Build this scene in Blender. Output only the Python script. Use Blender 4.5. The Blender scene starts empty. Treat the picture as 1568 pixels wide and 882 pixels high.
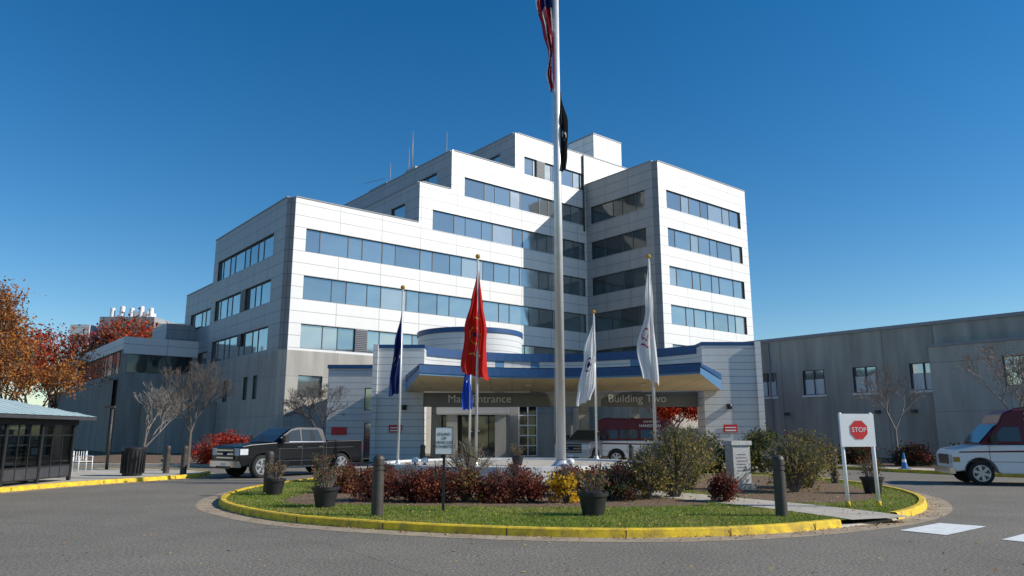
import bpy, math, random
from mathutils import Vector, Matrix
R = random.Random(11)
scene = bpy.context.scene
rad = math.radians

# ------------------------------------------------------------------ materials
def new_mat(name):
    m = bpy.data.materials.new(name); m.use_nodes = True
    nt = m.node_tree
    return m, nt, nt.nodes["Principled BSDF"]

def mat(name, col, rough=.7, var=.18, scale=3.0, bump=0.0, bscale=40, metal=0.0, stretch=(1,1,1), spec=.5, col2=None, detail=6, coat=0, trans=0):
    m, nt, b = new_mat(name)
    b.inputs["Roughness"].default_value = rough
    b.inputs["Metallic"].default_value = metal
    b.inputs["Specular IOR Level"].default_value = spec
    if coat: b.inputs["Coat Weight"].default_value = coat; b.inputs["Coat Roughness"].default_value=.05
    tc = nt.nodes.new("ShaderNodeTexCoord")
    mp = nt.nodes.new("ShaderNodeMapping"); mp.inputs["Scale"].default_value = stretch
    nt.links.new(tc.outputs["Object"], mp.inputs["Vector"])
    n = nt.nodes.new("ShaderNodeTexNoise"); n.inputs["Scale"].default_value = scale
    n.inputs["Detail"].default_value = detail; n.inputs["Roughness"].default_value = .65
    nt.links.new(mp.outputs[0], n.inputs["Vector"])
    cr = nt.nodes.new("ShaderNodeValToRGB")
    cr.color_ramp.elements[0].position = .3; cr.color_ramp.elements[1].position = .7
    lo = [c*(1-var) for c in col]; hi = [min(1, c*(1+var)) for c in (col2 or col)]
    cr.color_ramp.elements[0].color = (*lo, 1); cr.color_ramp.elements[1].color = (*hi, 1)
    nt.links.new(n.outputs["Fac"], cr.inputs[0]); nt.links.new(cr.outputs[0], b.inputs["Base Color"])
    if bump:
        n2 = nt.nodes.new("ShaderNodeTexNoise"); n2.inputs["Scale"].default_value = bscale; n2.inputs["Detail"].default_value = 4
        nt.links.new(tc.outputs["Object"], n2.inputs["Vector"])
        bp = nt.nodes.new("ShaderNodeBump"); bp.inputs["Strength"].default_value = bump; bp.inputs["Distance"].default_value = .02
        nt.links.new(n2.outputs["Fac"], bp.inputs["Height"]); nt.links.new(bp.outputs[0], b.inputs["Normal"])
    if trans:
        # thin leaf / cloth: part of the light passes through
        tr = nt.nodes.new("ShaderNodeBsdfTranslucent"); nt.links.new(cr.outputs[0], tr.inputs[0])
        ms = nt.nodes.new("ShaderNodeMixShader"); ms.inputs[0].default_value = trans
        out = nt.nodes["Material Output"]
        nt.links.new(b.outputs[0], ms.inputs[1]); nt.links.new(tr.outputs[0], ms.inputs[2]); nt.links.new(ms.outputs[0], out.inputs[0])
    return m
def leafmat(name, col, var=.3): return mat(name, col, .75, var, 3.0, spec=.3, trans=.35)

def panel_mat(name, c1, c2, mortar, bw, rh, ms=.025, zoff=0, rough=.45, stain=.12):
    m, nt, b = new_mat(name); b.inputs["Roughness"].default_value = rough
    uv = nt.nodes.new("ShaderNodeUVMap")
    mp = nt.nodes.new("ShaderNodeMapping"); mp.inputs["Location"].default_value = (0, zoff, 0)
    nt.links.new(uv.outputs[0], mp.inputs["Vector"])
    br = nt.nodes.new("ShaderNodeTexBrick"); br.offset = 0; br.squash = 1
    br.inputs["Scale"].default_value = 1; br.inputs["Brick Width"].default_value = bw
    br.inputs["Row Height"].default_value = rh; br.inputs["Mortar Size"].default_value = ms
    br.inputs["Mortar Smooth"].default_value = .1
    br.inputs["Color1"].default_value = (*c1, 1); br.inputs["Color2"].default_value = (*c2, 1); br.inputs["Mortar"].default_value = (*mortar, 1)
    nt.links.new(mp.outputs[0], br.inputs["Vector"])
    n = nt.nodes.new("ShaderNodeTexNoise"); n.inputs["Scale"].default_value = 1; n.inputs["Detail"].default_value = 6
    mp2 = nt.nodes.new("ShaderNodeMapping"); mp2.inputs["Scale"].default_value = (1.2, .18, 1)
    nt.links.new(uv.outputs[0], mp2.inputs["Vector"]); nt.links.new(mp2.outputs[0], n.inputs["Vector"])
    mr = nt.nodes.new("ShaderNodeMapRange"); mr.inputs[1].default_value = .3; mr.inputs[2].default_value = .7
    mr.inputs[3].default_value = 1-stain; mr.inputs[4].default_value = 1
    nt.links.new(n.outputs["Fac"], mr.inputs[0])
    mx = nt.nodes.new("ShaderNodeMix"); mx.data_type = 'RGBA'; mx.blend_type = 'MULTIPLY'; mx.inputs[0].default_value = 1
    nt.links.new(br.outputs["Color"], mx.inputs[6]); nt.links.new(mr.outputs[0], mx.inputs[7])
    nt.links.new(mx.outputs[2], b.inputs["Base Color"])
    bp = nt.nodes.new("ShaderNodeBump"); bp.inputs["Strength"].default_value = .4; bp.inputs["Distance"].default_value = .02; bp.invert = True
    nt.links.new(br.outputs["Fac"], bp.inputs["Height"]); nt.links.new(bp.outputs[0], b.inputs["Normal"])
    return m

def glass_mat(name, col, metal=.6, rough=.06, wav=.04):
    m, nt, b = new_mat(name)
    b.inputs["Base Color"].default_value = (*col, 1); b.inputs["Metallic"].default_value = metal; b.inputs["Roughness"].default_value = rough
    tc = nt.nodes.new("ShaderNodeTexCoord"); n = nt.nodes.new("ShaderNodeTexNoise"); n.inputs["Scale"].default_value = .5; n.inputs["Detail"].default_value = 1
    nt.links.new(tc.outputs["Object"], n.inputs["Vector"])
    bp = nt.nodes.new("ShaderNodeBump"); bp.inputs["Strength"].default_value = wav*3; bp.inputs["Distance"].default_value = .3
    nt.links.new(n.outputs["Fac"], bp.inputs["Height"]); nt.links.new(bp.outputs[0], b.inputs["Normal"])
    return m
def clear_glass(name, tint=(.55,.58,.58), refl=.16):
    m, nt, b = new_mat(name); nt.nodes.remove(b)
    t=nt.nodes.new("ShaderNodeBsdfTransparent"); t.inputs[0].default_value=(*tint,1)
    g=nt.nodes.new("ShaderNodeBsdfGlossy"); g.inputs["Roughness"].default_value=.03
    ms=nt.nodes.new("ShaderNodeMixShader"); ms.inputs[0].default_value=refl
    nt.links.new(t.outputs[0],ms.inputs[1]); nt.links.new(g.outputs[0],ms.inputs[2]); nt.links.new(ms.outputs[0],nt.nodes["Material Output"].inputs[0])
    return m

def asphalt_mat():
    m, nt, b = new_mat("asphalt"); b.inputs["Roughness"].default_value = .9; b.inputs["Specular IOR Level"].default_value = .25
    tc = nt.nodes.new("ShaderNodeTexCoord")
    def noise(s, d=5):
        n = nt.nodes.new("ShaderNodeTexNoise"); n.inputs["Scale"].default_value = s; n.inputs["Detail"].default_value = d; n.inputs["Roughness"].default_value = .7
        nt.links.new(tc.outputs["Object"], n.inputs["Vector"]); return n
    big = noise(.35, 7); fine = noise(24, 3); speck = noise(70, 2)
    def ramp(n, a, ca, z, cz):
        r = nt.nodes.new("ShaderNodeValToRGB"); r.color_ramp.elements[0].position = a; r.color_ramp.elements[1].position = z
        r.color_ramp.elements[0].color = (*ca, 1); r.color_ramp.elements[1].color = (*cz, 1)
        nt.links.new(n.outputs[0], r.inputs[0]); return r
    def mul(a, b_):
        mx = nt.nodes.new("ShaderNodeMix"); mx.data_type = 'RGBA'; mx.blend_type = 'MULTIPLY'; mx.inputs[0].default_value = 1
        nt.links.new(a, mx.inputs[6]); nt.links.new(b_, mx.inputs[7]); return mx.outputs[2]
    r1 = ramp(big, .3, (.185, .168, .144), .7, (.255, .233, .200))
    r2 = ramp(fine, .36, (.50, .50, .50), .66, (1.45, 1.42, 1.36))
    r3 = ramp(speck, .40, (.62, .62, .62), .64, (1.4, 1.38, 1.34))
    o = mul(mul(r1.outputs[0], r2.outputs[0]), r3.outputs[0])
    wob = noise(1.2, 4)
    ad = nt.nodes.new("ShaderNodeMix"); ad.data_type = 'VECTOR'; ad.inputs[0].default_value = .12
    nt.links.new(tc.outputs["Object"], ad.inputs[4]); nt.links.new(wob.outputs["Color"], ad.inputs[5])
    vo = nt.nodes.new("ShaderNodeTexVoronoi"); vo.feature = 'DISTANCE_TO_EDGE'; vo.inputs["Scale"].default_value = .13
    nt.links.new(ad.outputs[1], vo.inputs["Vector"])
    mr = nt.nodes.new("ShaderNodeMapRange"); mr.inputs[1].default_value = .0006; mr.inputs[2].default_value = .0025; mr.inputs[3].default_value = .75; mr.inputs[4].default_value = 1
    nt.links.new(vo.outputs[0], mr.inputs[0])
    o = mul(o, mr.outputs[0])
    nt.links.new(o, b.inputs["Base Color"])
    bp = nt.nodes.new("ShaderNodeBump"); bp.inputs["Strength"].default_value = .6; bp.inputs["Distance"].default_value = .012
    nt.links.new(fine.outputs[0], bp.inputs["Height"]); nt.links.new(bp.outputs[0], b.inputs["Normal"])
    return m

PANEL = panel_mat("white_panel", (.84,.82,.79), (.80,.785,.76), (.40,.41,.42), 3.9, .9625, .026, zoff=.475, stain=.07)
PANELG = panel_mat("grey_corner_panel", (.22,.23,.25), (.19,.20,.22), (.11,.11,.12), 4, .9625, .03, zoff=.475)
PANELB = panel_mat("shaded_side_panel", (.37,.375,.39), (.34,.345,.36), (.18,.18,.19), 3.2, .9625, .026, zoff=.475)  # white cladding with the shade of the side faces put into its colour
CONC = panel_mat("precast_concrete", (.50,.47,.42), (.46,.43,.39), (.32,.31,.29), 4.2, 3.0, .02, stain=.28, rough=.85)
WINGC = panel_mat("wing_concrete", (.43,.41,.37), (.39,.37,.34), (.25,.24,.23), 7.5, 9.0, .03, stain=.38, rough=.9)
GROOVE = panel_mat("grooved_panel", (.66,.66,.65), (.64,.64,.63), (.34,.34,.35), 30, .42, .022, stain=.12)
BEAM = panel_mat("beam_panel", (.20,.20,.19), (.18,.18,.17), (.12,.12,.12), 3, 2, .02, stain=.1)
GLASSES = [glass_mat("window_glass_a", (.46,.50,.49), .8, .09), glass_mat("window_glass_b", (.38,.42,.42), .8, .07), glass_mat("window_glass_c", (.55,.56,.53), .7, .16)]
DGLASS = [glass_mat("dark_glass_a", (.07,.08,.08), .5), glass_mat("dark_glass_b", (.12,.13,.13), .6)]
FRAME = mat("dark_window_frame", (.05,.05,.055), .5)
MULL = mat("window_mullion", (.13,.14,.15), .4, .1)
SKYREFL = mat("painted_sky_reflection", (.62,.66,.66), .6, .08)  # pale colour painted in for sky reflected in the lower wing panes
WFRAME = mat("pale_frame", (.7,.7,.68), .5, .05)
COPE = mat("coping_metal", (.24,.25,.28), .5, .1)
ROOF = mat("roof_membrane", (.4,.4,.4), .9)
BLUE = mat("blue_fascia_metal", (.016,.07,.19), .45, .1, spec=.4)
LBLUE = mat("pale_blue_metal", (.08,.20,.36), .45, .1)
SOFFIT = panel_mat("soffit", (.80,.63,.35), (.76,.60,.33), (.44,.35,.21), 1.2, .3, .02, rough=.6)
ASPH = asphalt_mat()
CONCR = mat("pavement_concrete", (.47,.42,.34), .9, .2, 1.5, .3, 60)
GUTTER = mat("gutter_concrete", (.36,.28,.19), .9, .3, 2.5, .3, 60)
YEL = mat("yellow_kerb_paint", (.50,.33,.06), .75, .25, 5, .5, 50, col2=(.88,.54,.012))
WHITEP = mat("white_road_paint", (.74,.74,.72), .8, .16, 6)
GRASS = mat("grass", (.12,.16,.025), .95, .3, 1.8, .6, 90, col2=(.20,.19,.045))
SOIL = mat("mulch_soil", (.12,.07,.042), .95, .45, 9, .8, 60, col2=(.19,.12,.07))
LAWN = mat("far_ground", (.10,.10,.045), .95, .3, .2)
BLADES = [leafmat("grass_blade_a", (.17,.25,.025)), leafmat("grass_blade_b", (.27,.32,.04)), leafmat("grass_blade_c", (.36,.30,.10))]
LITTER = [mat("dead_leaf_a", (.30,.14,.05), .8), mat("dead_leaf_b", (.42,.27,.10), .8)]
BARK = mat("bark", (.12,.10,.085), .9, .3, 12)
BARKL = mat("pale_bark", (.23,.20,.175), .9, .3, 12)
STEEL = mat("pole_aluminium", (.70,.70,.69), .42, .08, 4, metal=.5)
BLACK = mat("black_paint", (.02,.02,.022), .45, .2)
BOLL = mat("bollard_bronze", (.055,.046,.038), .55, .25, 8)
POT = mat("black_pot", (.018,.018,.02), .5, .25)
RED = mat("sign_red", (.62,.02,.025), .4, .08)
WHITE = mat("white_paint", (.80,.80,.79), .4, .05)
MAROON = mat("maroon_paint", (.10,.006,.014), .42, .06, coat=.12, spec=.35)
VWHITE = mat("vehicle_white", (.74,.74,.74), .3, .04, coat=.5)
VBLACK = mat("vehicle_black", (.006,.0065,.008), .25, .1, coat=.3, spec=.4)
VSILV = mat("vehicle_silver", (.42,.44,.46), .3, .06, metal=.4, coat=.5)
VGLASS = glass_mat("vehicle_glass", (.07,.08,.085), .4, .04, 0)
TYRE = mat("tyre_rubber", (.018,.018,.018), .85, .2)
RIM = mat("wheel_rim", (.45,.45,.46), .35, .1, metal=.7)
CHROME = mat("chrome", (.6,.6,.62), .15, .05, metal=1)
LAMP = mat("headlamp", (.6,.62,.65), .15, .05)
TAIL = mat("tail_lamp", (.35,.01,.01), .25, .1)
GRAN = mat("granite", (.55,.54,.51), .8, .3, 14)
HROOF = mat("shelter_roof_metal", (.45,.55,.55), .45, .1, 1)

# ------------------------------------------------------------------ mesh builder
class MB:
    def __init__(s):
        s.v=[]; s.f=[]; s.m=[]; s.uv=[]; s.s=[]; s.mats=[]; s.M=None
    def mi(s, m):
        if m not in s.mats: s.mats.append(m)
        return s.mats.index(m)
    def poly(s, pts, m, n=None, uv=None, smooth=False):
        pts = [Vector(p) for p in pts]
        if n is not None or uv is None:
            nn = Vector((0,0,0))
            for i in range(len(pts)):
                a, b = pts[i], pts[(i+1)%len(pts)]
                nn += a.cross(b)
            if n is not None and nn.dot(Vector(n)) < 0:
                pts.reverse(); nn = -nn
                if uv: uv = list(reversed(uv))
            if uv is None:
                if nn.length > 0: nn.normalize()
                if abs(nn.z) > .7: uv = [(p.x, p.y) for p in pts]
                else:
                    t = Vector((-nn.y, nn.x, 0)); 
                    if t.length > 0: t.normalize()
                    if abs(t.x) > abs(t.y):
                        if t.x < 0: t = -t
                    elif t.y < 0: t = -t
                    uv = [(p.dot(t), p.z) for p in pts]
        i0 = len(s.v)
        if s.M: pts = [s.M @ p for p in pts]
        s.v.extend([p[:] for p in pts]); s.f.append(tuple(range(i0, i0+len(pts))))
        s.m.append(s.mi(m)); s.uv.extend(uv); s.s.append(smooth)
    def box(s, x0, x1, y0, y1, z0, z1, m):
        P = lambda x,y,z: (x,y,z)
        s.poly([P(x0,y0,z0),P(x1,y0,z0),P(x1,y0,z1),P(x0,y0,z1)], m, (0,-1,0))
        s.poly([P(x0,y1,z0),P(x1,y1,z0),P(x1,y1,z1),P(x0,y1,z1)], m, (0,1,0))
        s.poly([P(x0,y0,z0),P(x0,y1,z0),P(x0,y1,z1),P(x0,y0,z1)], m, (-1,0,0))
        s.poly([P(x1,y0,z0),P(x1,y1,z0),P(x1,y1,z1),P(x1,y0,z1)], m, (1,0,0))
        s.poly([P(x0,y0,z1),P(x1,y0,z1),P(x1,y1,z1),P(x0,y1,z1)], m, (0,0,1))
        s.poly([P(x0,y0,z0),P(x1,y0,z0),P(x1,y1,z0),P(x0,y1,z0)], m, (0,0,-1))
    def cyl(s, p0, p1, r0, r1, m, n=12, caps=True, smooth=True):
        p0=Vector(p0); p1=Vector(p1); d=(p1-p0)
        if d.length < 1e-6: return
        d.normalize(); a = d.orthogonal().normalized(); b = d.cross(a)
        i0=len(s.v)
        for k in range(n):
            an=2*math.pi*k/n; o=a*math.cos(an)+b*math.sin(an)
            q0=p0+o*r0; q1=p1+o*r1
            if s.M: q0=s.M@q0; q1=s.M@q1
            s.v.append(q0[:]); s.v.append(q1[:])
        mi=s.mi(m); L=(p1-p0).length
        for k in range(n):
            j=(k+1)%n
            s.f.append((i0+2*k,i0+2*j,i0+2*j+1,i0+2*k+1)); s.m.append(mi); s.s.append(smooth)
            s.uv.extend([(k/n,0),((k+1)/n,0),((k+1)/n,L),(k/n,L)])
        if caps:
            s.f.append(tuple(i0+2*k for k in reversed(range(n)))); s.m.append(mi); s.s.append(False); s.uv.extend([(0,0)]*n)
            s.f.append(tuple(i0+2*k+1 for k in range(n))); s.m.append(mi); s.s.append(False); s.uv.extend([(0,0)]*n)
    def lathe(s, prof, m, n=20, c=(0,0), smooth=True):
        for (r0,z0),(r1,z1) in zip(prof[:-1], prof[1:]):
            s.cyl((c[0],c[1],z0),(c[0],c[1],z1+ (1e-4 if z1==z0 else 0)), r0, r1, m, n, caps=False, smooth=smooth)
    def sphere(s, c, r, m, n=10):
        prof=[(max(r*math.sin(math.pi*i/8),1e-4), c[2]-r*math.cos(math.pi*i/8)) for i in range(9)]
        s.lathe(prof, m, n, (c[0],c[1]))
    def facade(s, p0, d, n, L, z0, z1, ops, wall, depth=.2, xs=(), zs=(), inside=None, glasses=None, frame=None, pat=(1.3,2.5,1.3,1.9)):
        d=Vector((*d,0)); n=Vector((*n,0)); p0=Vector((*p0,0))
        glasses = glasses or GLASSES; frame = frame or MULL
        X=sorted(set([0,L]+[o[0] for o in ops]+[o[1] for o in ops]+list(xs)))
        Z=sorted(set([z0,z1]+[o[2] for o in ops]+[o[3] for o in ops]+list(zs)))
        pt=lambda x,z,off=0: p0+d*x+n*off+Vector((0,0,z))
        for i in range(len(X)-1):
            for j in range(len(Z)-1):
                xc=(X[i]+X[i+1])/2; zc=(Z[j]+Z[j+1])/2
                if inside and not inside(xc,zc): continue
                if any(o[0]<xc<o[1] and o[2]<zc<o[3] for o in ops): continue
                w = wall(xc,zc) if callable(wall) else wall
                s.poly([pt(X[i],Z[j]),pt(X[i+1],Z[j]),pt(X[i+1],Z[j+1]),pt(X[i],Z[j+1])], w, n,
                       uv=[(X[i],Z[j]),(X[i+1],Z[j]),(X[i+1],Z[j+1]),(X[i],Z[j+1])])
        for o in ops:
            a,b,c,e=o[:4]
            g=glasses
            s.poly([pt(a,c),pt(b,c),pt(b,c,-depth),pt(a,c,-depth)], COPE)
            s.poly([pt(a,e),pt(b,e),pt(b,e,-depth),pt(a,e,-depth)], FRAME)
            s.poly([pt(a,c),pt(a,e),pt(a,e,-depth),pt(a,c,-depth)], FRAME)
            s.poly([pt(b,c),pt(b,e),pt(b,e,-depth),pt(b,c,-depth)], FRAME)
            x=a; k=R.randrange(len(pat)); edges=[a]
            while x < b-.9:
                x=min(x+pat[k%len(pat)], b); k+=1
                if b-x<.6: x=b
                edges.append(x)
            if edges[-1]<b: edges.append(b)
            for q in range(len(edges)-1):
                r=R.random()
                gm = g[0] if r<.6 else g[1%len(g)] if r<.85 else g[-1]
                s.poly([pt(edges[q],c,-depth),pt(edges[q+1],c,-depth),pt(edges[q+1],e,-depth),pt(edges[q],e,-depth)], gm, n)
            def bar(xa,xb,za,zb):
                o0=-depth+.004; o1=-depth+.05
                s.poly([pt(xa,za,o1),pt(xb,za,o1),pt(xb,zb,o1),pt(xa,zb,o1)], frame, n)
                s.poly([pt(xa,za,o0),pt(xa,zb,o0),pt(xa,zb,o1),pt(xa,za,o1)], frame)
                s.poly([pt(xb,za,o0),pt(xb,zb,o0),pt(xb,zb,o1),pt(xb,za,o1)], frame)
                s.poly([pt(xa,zb,o0),pt(xb,zb,o0),pt(xb,zb,o1),pt(xa,zb,o1)], frame)
            for q,xx in enumerate(edges):
                w=.03
                bar(max(a,xx-w),min(b,xx+w),c+.05,e-.05)
            bar(a,b,c,c+.05); bar(a,b,e-.05,e)
    def finish(s, name, loc=(0,0,0), rz=0, parent=None, bevel=0):
        me=bpy.data.meshes.new(name); me.from_pydata(s.v, [], s.f)
        for m in s.mats: me.materials.append(m)
        me.polygons.foreach_set("material_index", s.m); me.polygons.foreach_set("use_smooth", s.s)
        ul=me.uv_layers.new(name="UVMap"); flat=[c for u in s.uv for c in u]; ul.data.foreach_set("uv", flat)
        me.update()
        if bevel:
            import bmesh
            bm=bmesh.new(); bm.from_mesh(me); bmesh.ops.remove_doubles(bm, verts=bm.verts, dist=2e-4); bmesh.ops.recalc_face_normals(bm, faces=bm.faces); bm.to_mesh(me); bm.free()
        ob=bpy.data.objects.new(name, me); scene.collection.objects.link(ob)
        ob.location=loc; ob.rotation_euler=(0,0,rz)
        if parent: ob.parent=parent
        if bevel:
            md=ob.modifiers.new("bevel",'BEVEL'); md.width=bevel; md.segments=2; md.limit_method='ANGLE'; md.angle_limit=rad(35)
        return ob

def text(body, size, loc, rot, m, parent, name="lettering", ext=.01):
    cu=bpy.data.curves.new(name,'FONT'); cu.body=body; cu.size=size; cu.extrude=ext; cu.align_x='CENTER'; cu.align_y='CENTER'
    cu.materials.append(m)
    ob=bpy.data.objects.new(name,cu); scene.collection.objects.link(ob)
    ob.parent=parent; ob.location=loc; ob.rotation_euler=rot
    return ob

# ------------------------------------------------------------------ main building  (local frame a,b)
ROT = math.atan2(.631,.776); LOC=(-17.6,56,0)
rows=[10.1,13.95,17.8,21.7,25.6,29.5]; wh=1.9
top=lambda a: 20.2 if a<11.96 else 24.05 if a<15.4 else 27.9 if a<23.1 else 31.75
def wallA(x,z): return PANEL if z>8.0 else CONC
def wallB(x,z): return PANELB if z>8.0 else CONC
mb=MB()
ops=[]
for i,z in enumerate(rows):
    st={0:1.5,1:1.5,2:1.5,3:13.4,4:16.9,5:24.3}[i]
    ops.append((st,32.7,z-wh,z))
ops.append((1.5,3.5,4.4,6.1)); ops.append((6.2,8.0,4.4,6.1))
ops=[(o[0]-.5,o[1]-.5,o[2],o[3]) for o in ops]
mb.facade((.5,0),(1,0),(0,-1),47.5,0,31.75,ops,wallA,xs=(11.46,14.9,22.6),zs=(8,20.2,24.05,27.9),inside=lambda x,z: z<top(x+.5))
for va,vz in ((6.2,10.1),(26,29.5)):
    mb.box(va,va+1.1,-.0,.12,vz-wh,vz,COPE)
    for k in range(12): mb.box(va+.04,va+1.06,-.03,-.003,vz-wh+.08+k*.15,vz-wh+.15+k*.15,FRAME)
mb.poly([(0,.5,0),(.5,0,0),(.5,0,8),(0,.5,8)],CONC); mb.poly([(0,.5,8),(.5,0,8),(.5,0,20.2),(0,.5,20.2)],PANELG)
opsB=[(2.4,16.2,z-wh,z) for z in rows[:3]]+[(4.0,4.9,4.4,6.3),(6.2,7.1,4.4,6.3),(11,12.2,4.4,6.3),(15.5,16.6,4.4,6.3)]
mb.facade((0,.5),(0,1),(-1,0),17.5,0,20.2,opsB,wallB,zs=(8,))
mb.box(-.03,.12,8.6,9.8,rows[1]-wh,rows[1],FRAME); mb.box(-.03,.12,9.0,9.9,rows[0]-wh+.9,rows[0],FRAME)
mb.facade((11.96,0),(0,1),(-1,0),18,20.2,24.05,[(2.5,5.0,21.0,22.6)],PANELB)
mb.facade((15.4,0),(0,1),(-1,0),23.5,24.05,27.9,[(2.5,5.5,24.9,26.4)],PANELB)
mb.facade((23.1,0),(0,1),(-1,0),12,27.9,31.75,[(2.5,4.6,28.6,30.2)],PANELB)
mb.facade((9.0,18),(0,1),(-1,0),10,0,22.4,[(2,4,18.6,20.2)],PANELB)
mb.poly([(9,18,20),(15.4,18,20),(15.4,18,22.4),(9,18,22.4)],PANEL); mb.poly([(9,18,22.4),(48,18,22.4),(48,28,22.4),(9,28,22.4)],ROOF)
def roof(x0,x1,y0,y1,z,m=ROOF): mb.poly([(x0,y0,z),(x1,y0,z),(x1,y1,z),(x0,y1,z)],m,(0,0,1))
mb.poly([(.5,0,20),(11.96,0,20),(11.96,18,20),(0,18,20),(0,.5,20)],ROOF,(0,0,1)); roof(11.96,15.4,0,18,23.9); roof(15.4,23.1,0,23.5,27.7); roof(23.1,48,0,23.5,31.5)
mb.poly([(0,18,0),(15.4,18,0),(15.4,18,20.2),(0,18,20.2)],CONC)
mb.poly([(11.96,18,20),(15.4,18,20),(15.4,18,24.05),(11.96,18,24.05)],PANEL)
mb.poly([(15.4,23.5,0),(48,23.5,0),(48,23.5,27.9),(15.4,23.5,27.9)],PANEL)
mb.poly([(48,0,0),(48,23.5,0),(48,23.5,31.75),(48,0,31.75)],PANEL)
mb.poly([(23.1,12,27.9),(48,12,27.9),(48,12,31.75),(23.1,12,31.75)],PANEL)
def copeA(a0,a1,b,z): mb.box(a0,a1,b-.05,b+.25,z+.002,z+.1,COPE)
def copeB(a,b0,b1,z): mb.box(a-.05,a+.25,b0,b1,z+.002,z+.1,COPE)
copeA(.5,11.9,0,20.2); copeA(12.2,15.3,0,24.05); copeA(15.7,23.0,0,27.9); copeA(23.4,48,0,31.75)
copeB(0,.5,18,20.2); copeB(11.96,.3,18,24.05); copeB(15.4,.3,23.5,27.9); copeB(23.1,.3,12,31.75)
T0=33.0; TB=-9.7
opT=[(1.6-.4,13.8,z-wh,z) for z in rows[:5]]
mb.facade((T0+.4,TB),(1,0),(0,-1),14.95,0,28.3,opT,wallA)
mb.poly([(T0,TB+.4,0),(T0+.4,TB,0),(T0+.4,TB,28.3),(T0,TB+.4,28.3)],PANELG)
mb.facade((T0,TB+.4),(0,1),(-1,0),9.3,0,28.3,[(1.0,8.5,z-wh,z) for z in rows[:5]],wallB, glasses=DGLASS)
mb.poly([(T0+15.35,TB,0),(T0+15.35,0,0),(T0+15.35,0,28.3),(T0+15.35,TB,28.3)],PANELB)
mb.poly([(T0,TB+.4,28.1),(T0+.4,TB,28.1),(T0+15.35,TB,28.1),(T0+15.35,-.01,28.1),(T0,-.01,28.1)],ROOF,(0,0,1))
copeA(T0+.4,T0+15.35,TB,28.3); copeB(T0,TB+.4,-.06,28.3)
mb.box(T0+6.9,T0+8.3,TB-.02,TB+.1,rows[0]-wh+.02,rows[0]-.02,FRAME)
for k in range(11): mb.box(T0+6.95,T0+8.25,TB-.04,TB-.021,rows[0]-wh+.12+k*.16,rows[0]-wh+.19+k*.16,COPE)
mb.box(36.8,41.5,2.3,6.5,31.5,36.0,PANEL); mb.box(36.75,41.55,2.25,6.55,36.0,36.15,COPE)
mb.box(28,31,2.0,5.0,31.5,32.6,PANELB)
mb.box(16.3,17.6,8,10,27.7,28.9,PANELB); mb.box(16.3,19,14,18,27.7,28.8,COPE)
mb.box(16,18,.8,2.4,27.7,28.4,WHITE)
mb.cyl((32.6,-.12,23.0),(32.6,-.12,31.6),.09,.09,FRAME,8)
for (a,b,z,h) in ((16.5,9,28.9,4.2),(16.9,9.6,28.9,3.6),(17.3,11,27.7,4.3),(18.8,6.0,27.7,5.0),(16.2,13,27.7,3.0)):
    mb.cyl((a,b,z),(a,b,z+h),.05,.03,COPE,6)
mb.cyl((16.2,14,29.2),(16.2,19,29.9),.03,.03,COPE,5)
for b in (6,9): mb.cyl((11.4,b,20),(11.4,b,21.2),.1,.1,COPE,6)
def wallW(x,z): return PANELB if z>8 else CONC
mb.facade((.6,18),(0,1),(-1,0),10.7,0,16.3,[(2,8.5,12.2,13.9),(1,9.5,8.4,9.6)],wallW)
roof(.6,14,18,28.7,16.2); copeB(.6,18,28.7,16.3)
mb.poly([(.6,28.7,0),(14,28.7,0),(14,28.7,16.3),(.6,28.7,16.3)],CONC)
mb.facade((-6.2,23),(1,0),(0,-1),6.8,0,10.8,[(.4,6.3,7.4,9.2)],lambda x,z: PANEL if z>9.2 else WINGC, glasses=DGLASS)
mb.facade((-6.2,23),(0,1),(-1,0),24,0,10.8,[(.8,23,7.4,9.6)],lambda x,z: PANEL if z>9.6 else WINGC, glasses=GLASSES)
mb.poly([(-6.2,23,10.6),(.6,23,10.6),(.6,47,10.6),(-6.2,47,10.6)],ROOF,(0,0,1))
mb.box(-2.2,.59,24.5,30,10.6,12.6,PANELB)
mb.facade((-6.6,24),(0,1),(-1,0),40,0,6.9,[],WINGC)
mb.box(-6.6,-6.21,24,64,6.7,6.92,COPE)
mb.box(-4.2,-.01,14,23,0,4.3,WINGC); mb.box(-4.25,-.01,13.95,22.99,4.3,4.45,COPE)
main=mb.finish("hospital_building", LOC, ROT)

# ------------------------------------------------------------------ right wing
mb=MB()
wops=[(t,t+1.65,4.4,6.15) for t in (.4,4.15,7.85,11.6)]
mb.facade((28.6,-17),(0,-1),(-1,0),18.2,0,8.5,[(o[0]+5,o[1]+5,o[2],o[3]) for o in wops],WINGC,pat=(.82,.82),depth=.18)
for o in wops:
    mb.box(28.50,28.597,-17-o[1]-5.1,-17-o[0]-4.9,4.24,4.395,WFRAME)
    for xx in (o[0]+.04,o[0]+.80,o[1]-.10): mb.box(28.66,28.74,-17-xx-5.06,-17-xx-5.0,4.46,6.1,FRAME)
    mb.box(28.735,28.76,-17-o[1]-4.97,-17-o[0]-5.03,4.46,5.5,SKYREFL)  # painted reflection: pale panel in front of the lower glass
mb.facade((28.6,-35.2),(0,-1),(-1,0),30,6.0,8.5,[],WINGC)
mb.facade((27.7,-35.2),(0,-1),(-1,0),30,0,7.0,[(4,5.6,4.4,6.12),(8,9.6,4.4,6.1)],CONC,pat=(.82,.82))
mb.poly([(27.7,-35.2,0),(28.6,-35.2,0),(28.6,-35.2,7.0),(27.7,-35.2,7.0)],CONC)
mb.poly([(27.7,-35.2,7),(28.6,-35.2,7),(28.6,-65,7),(27.7,-65,7)],ROOF)
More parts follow.
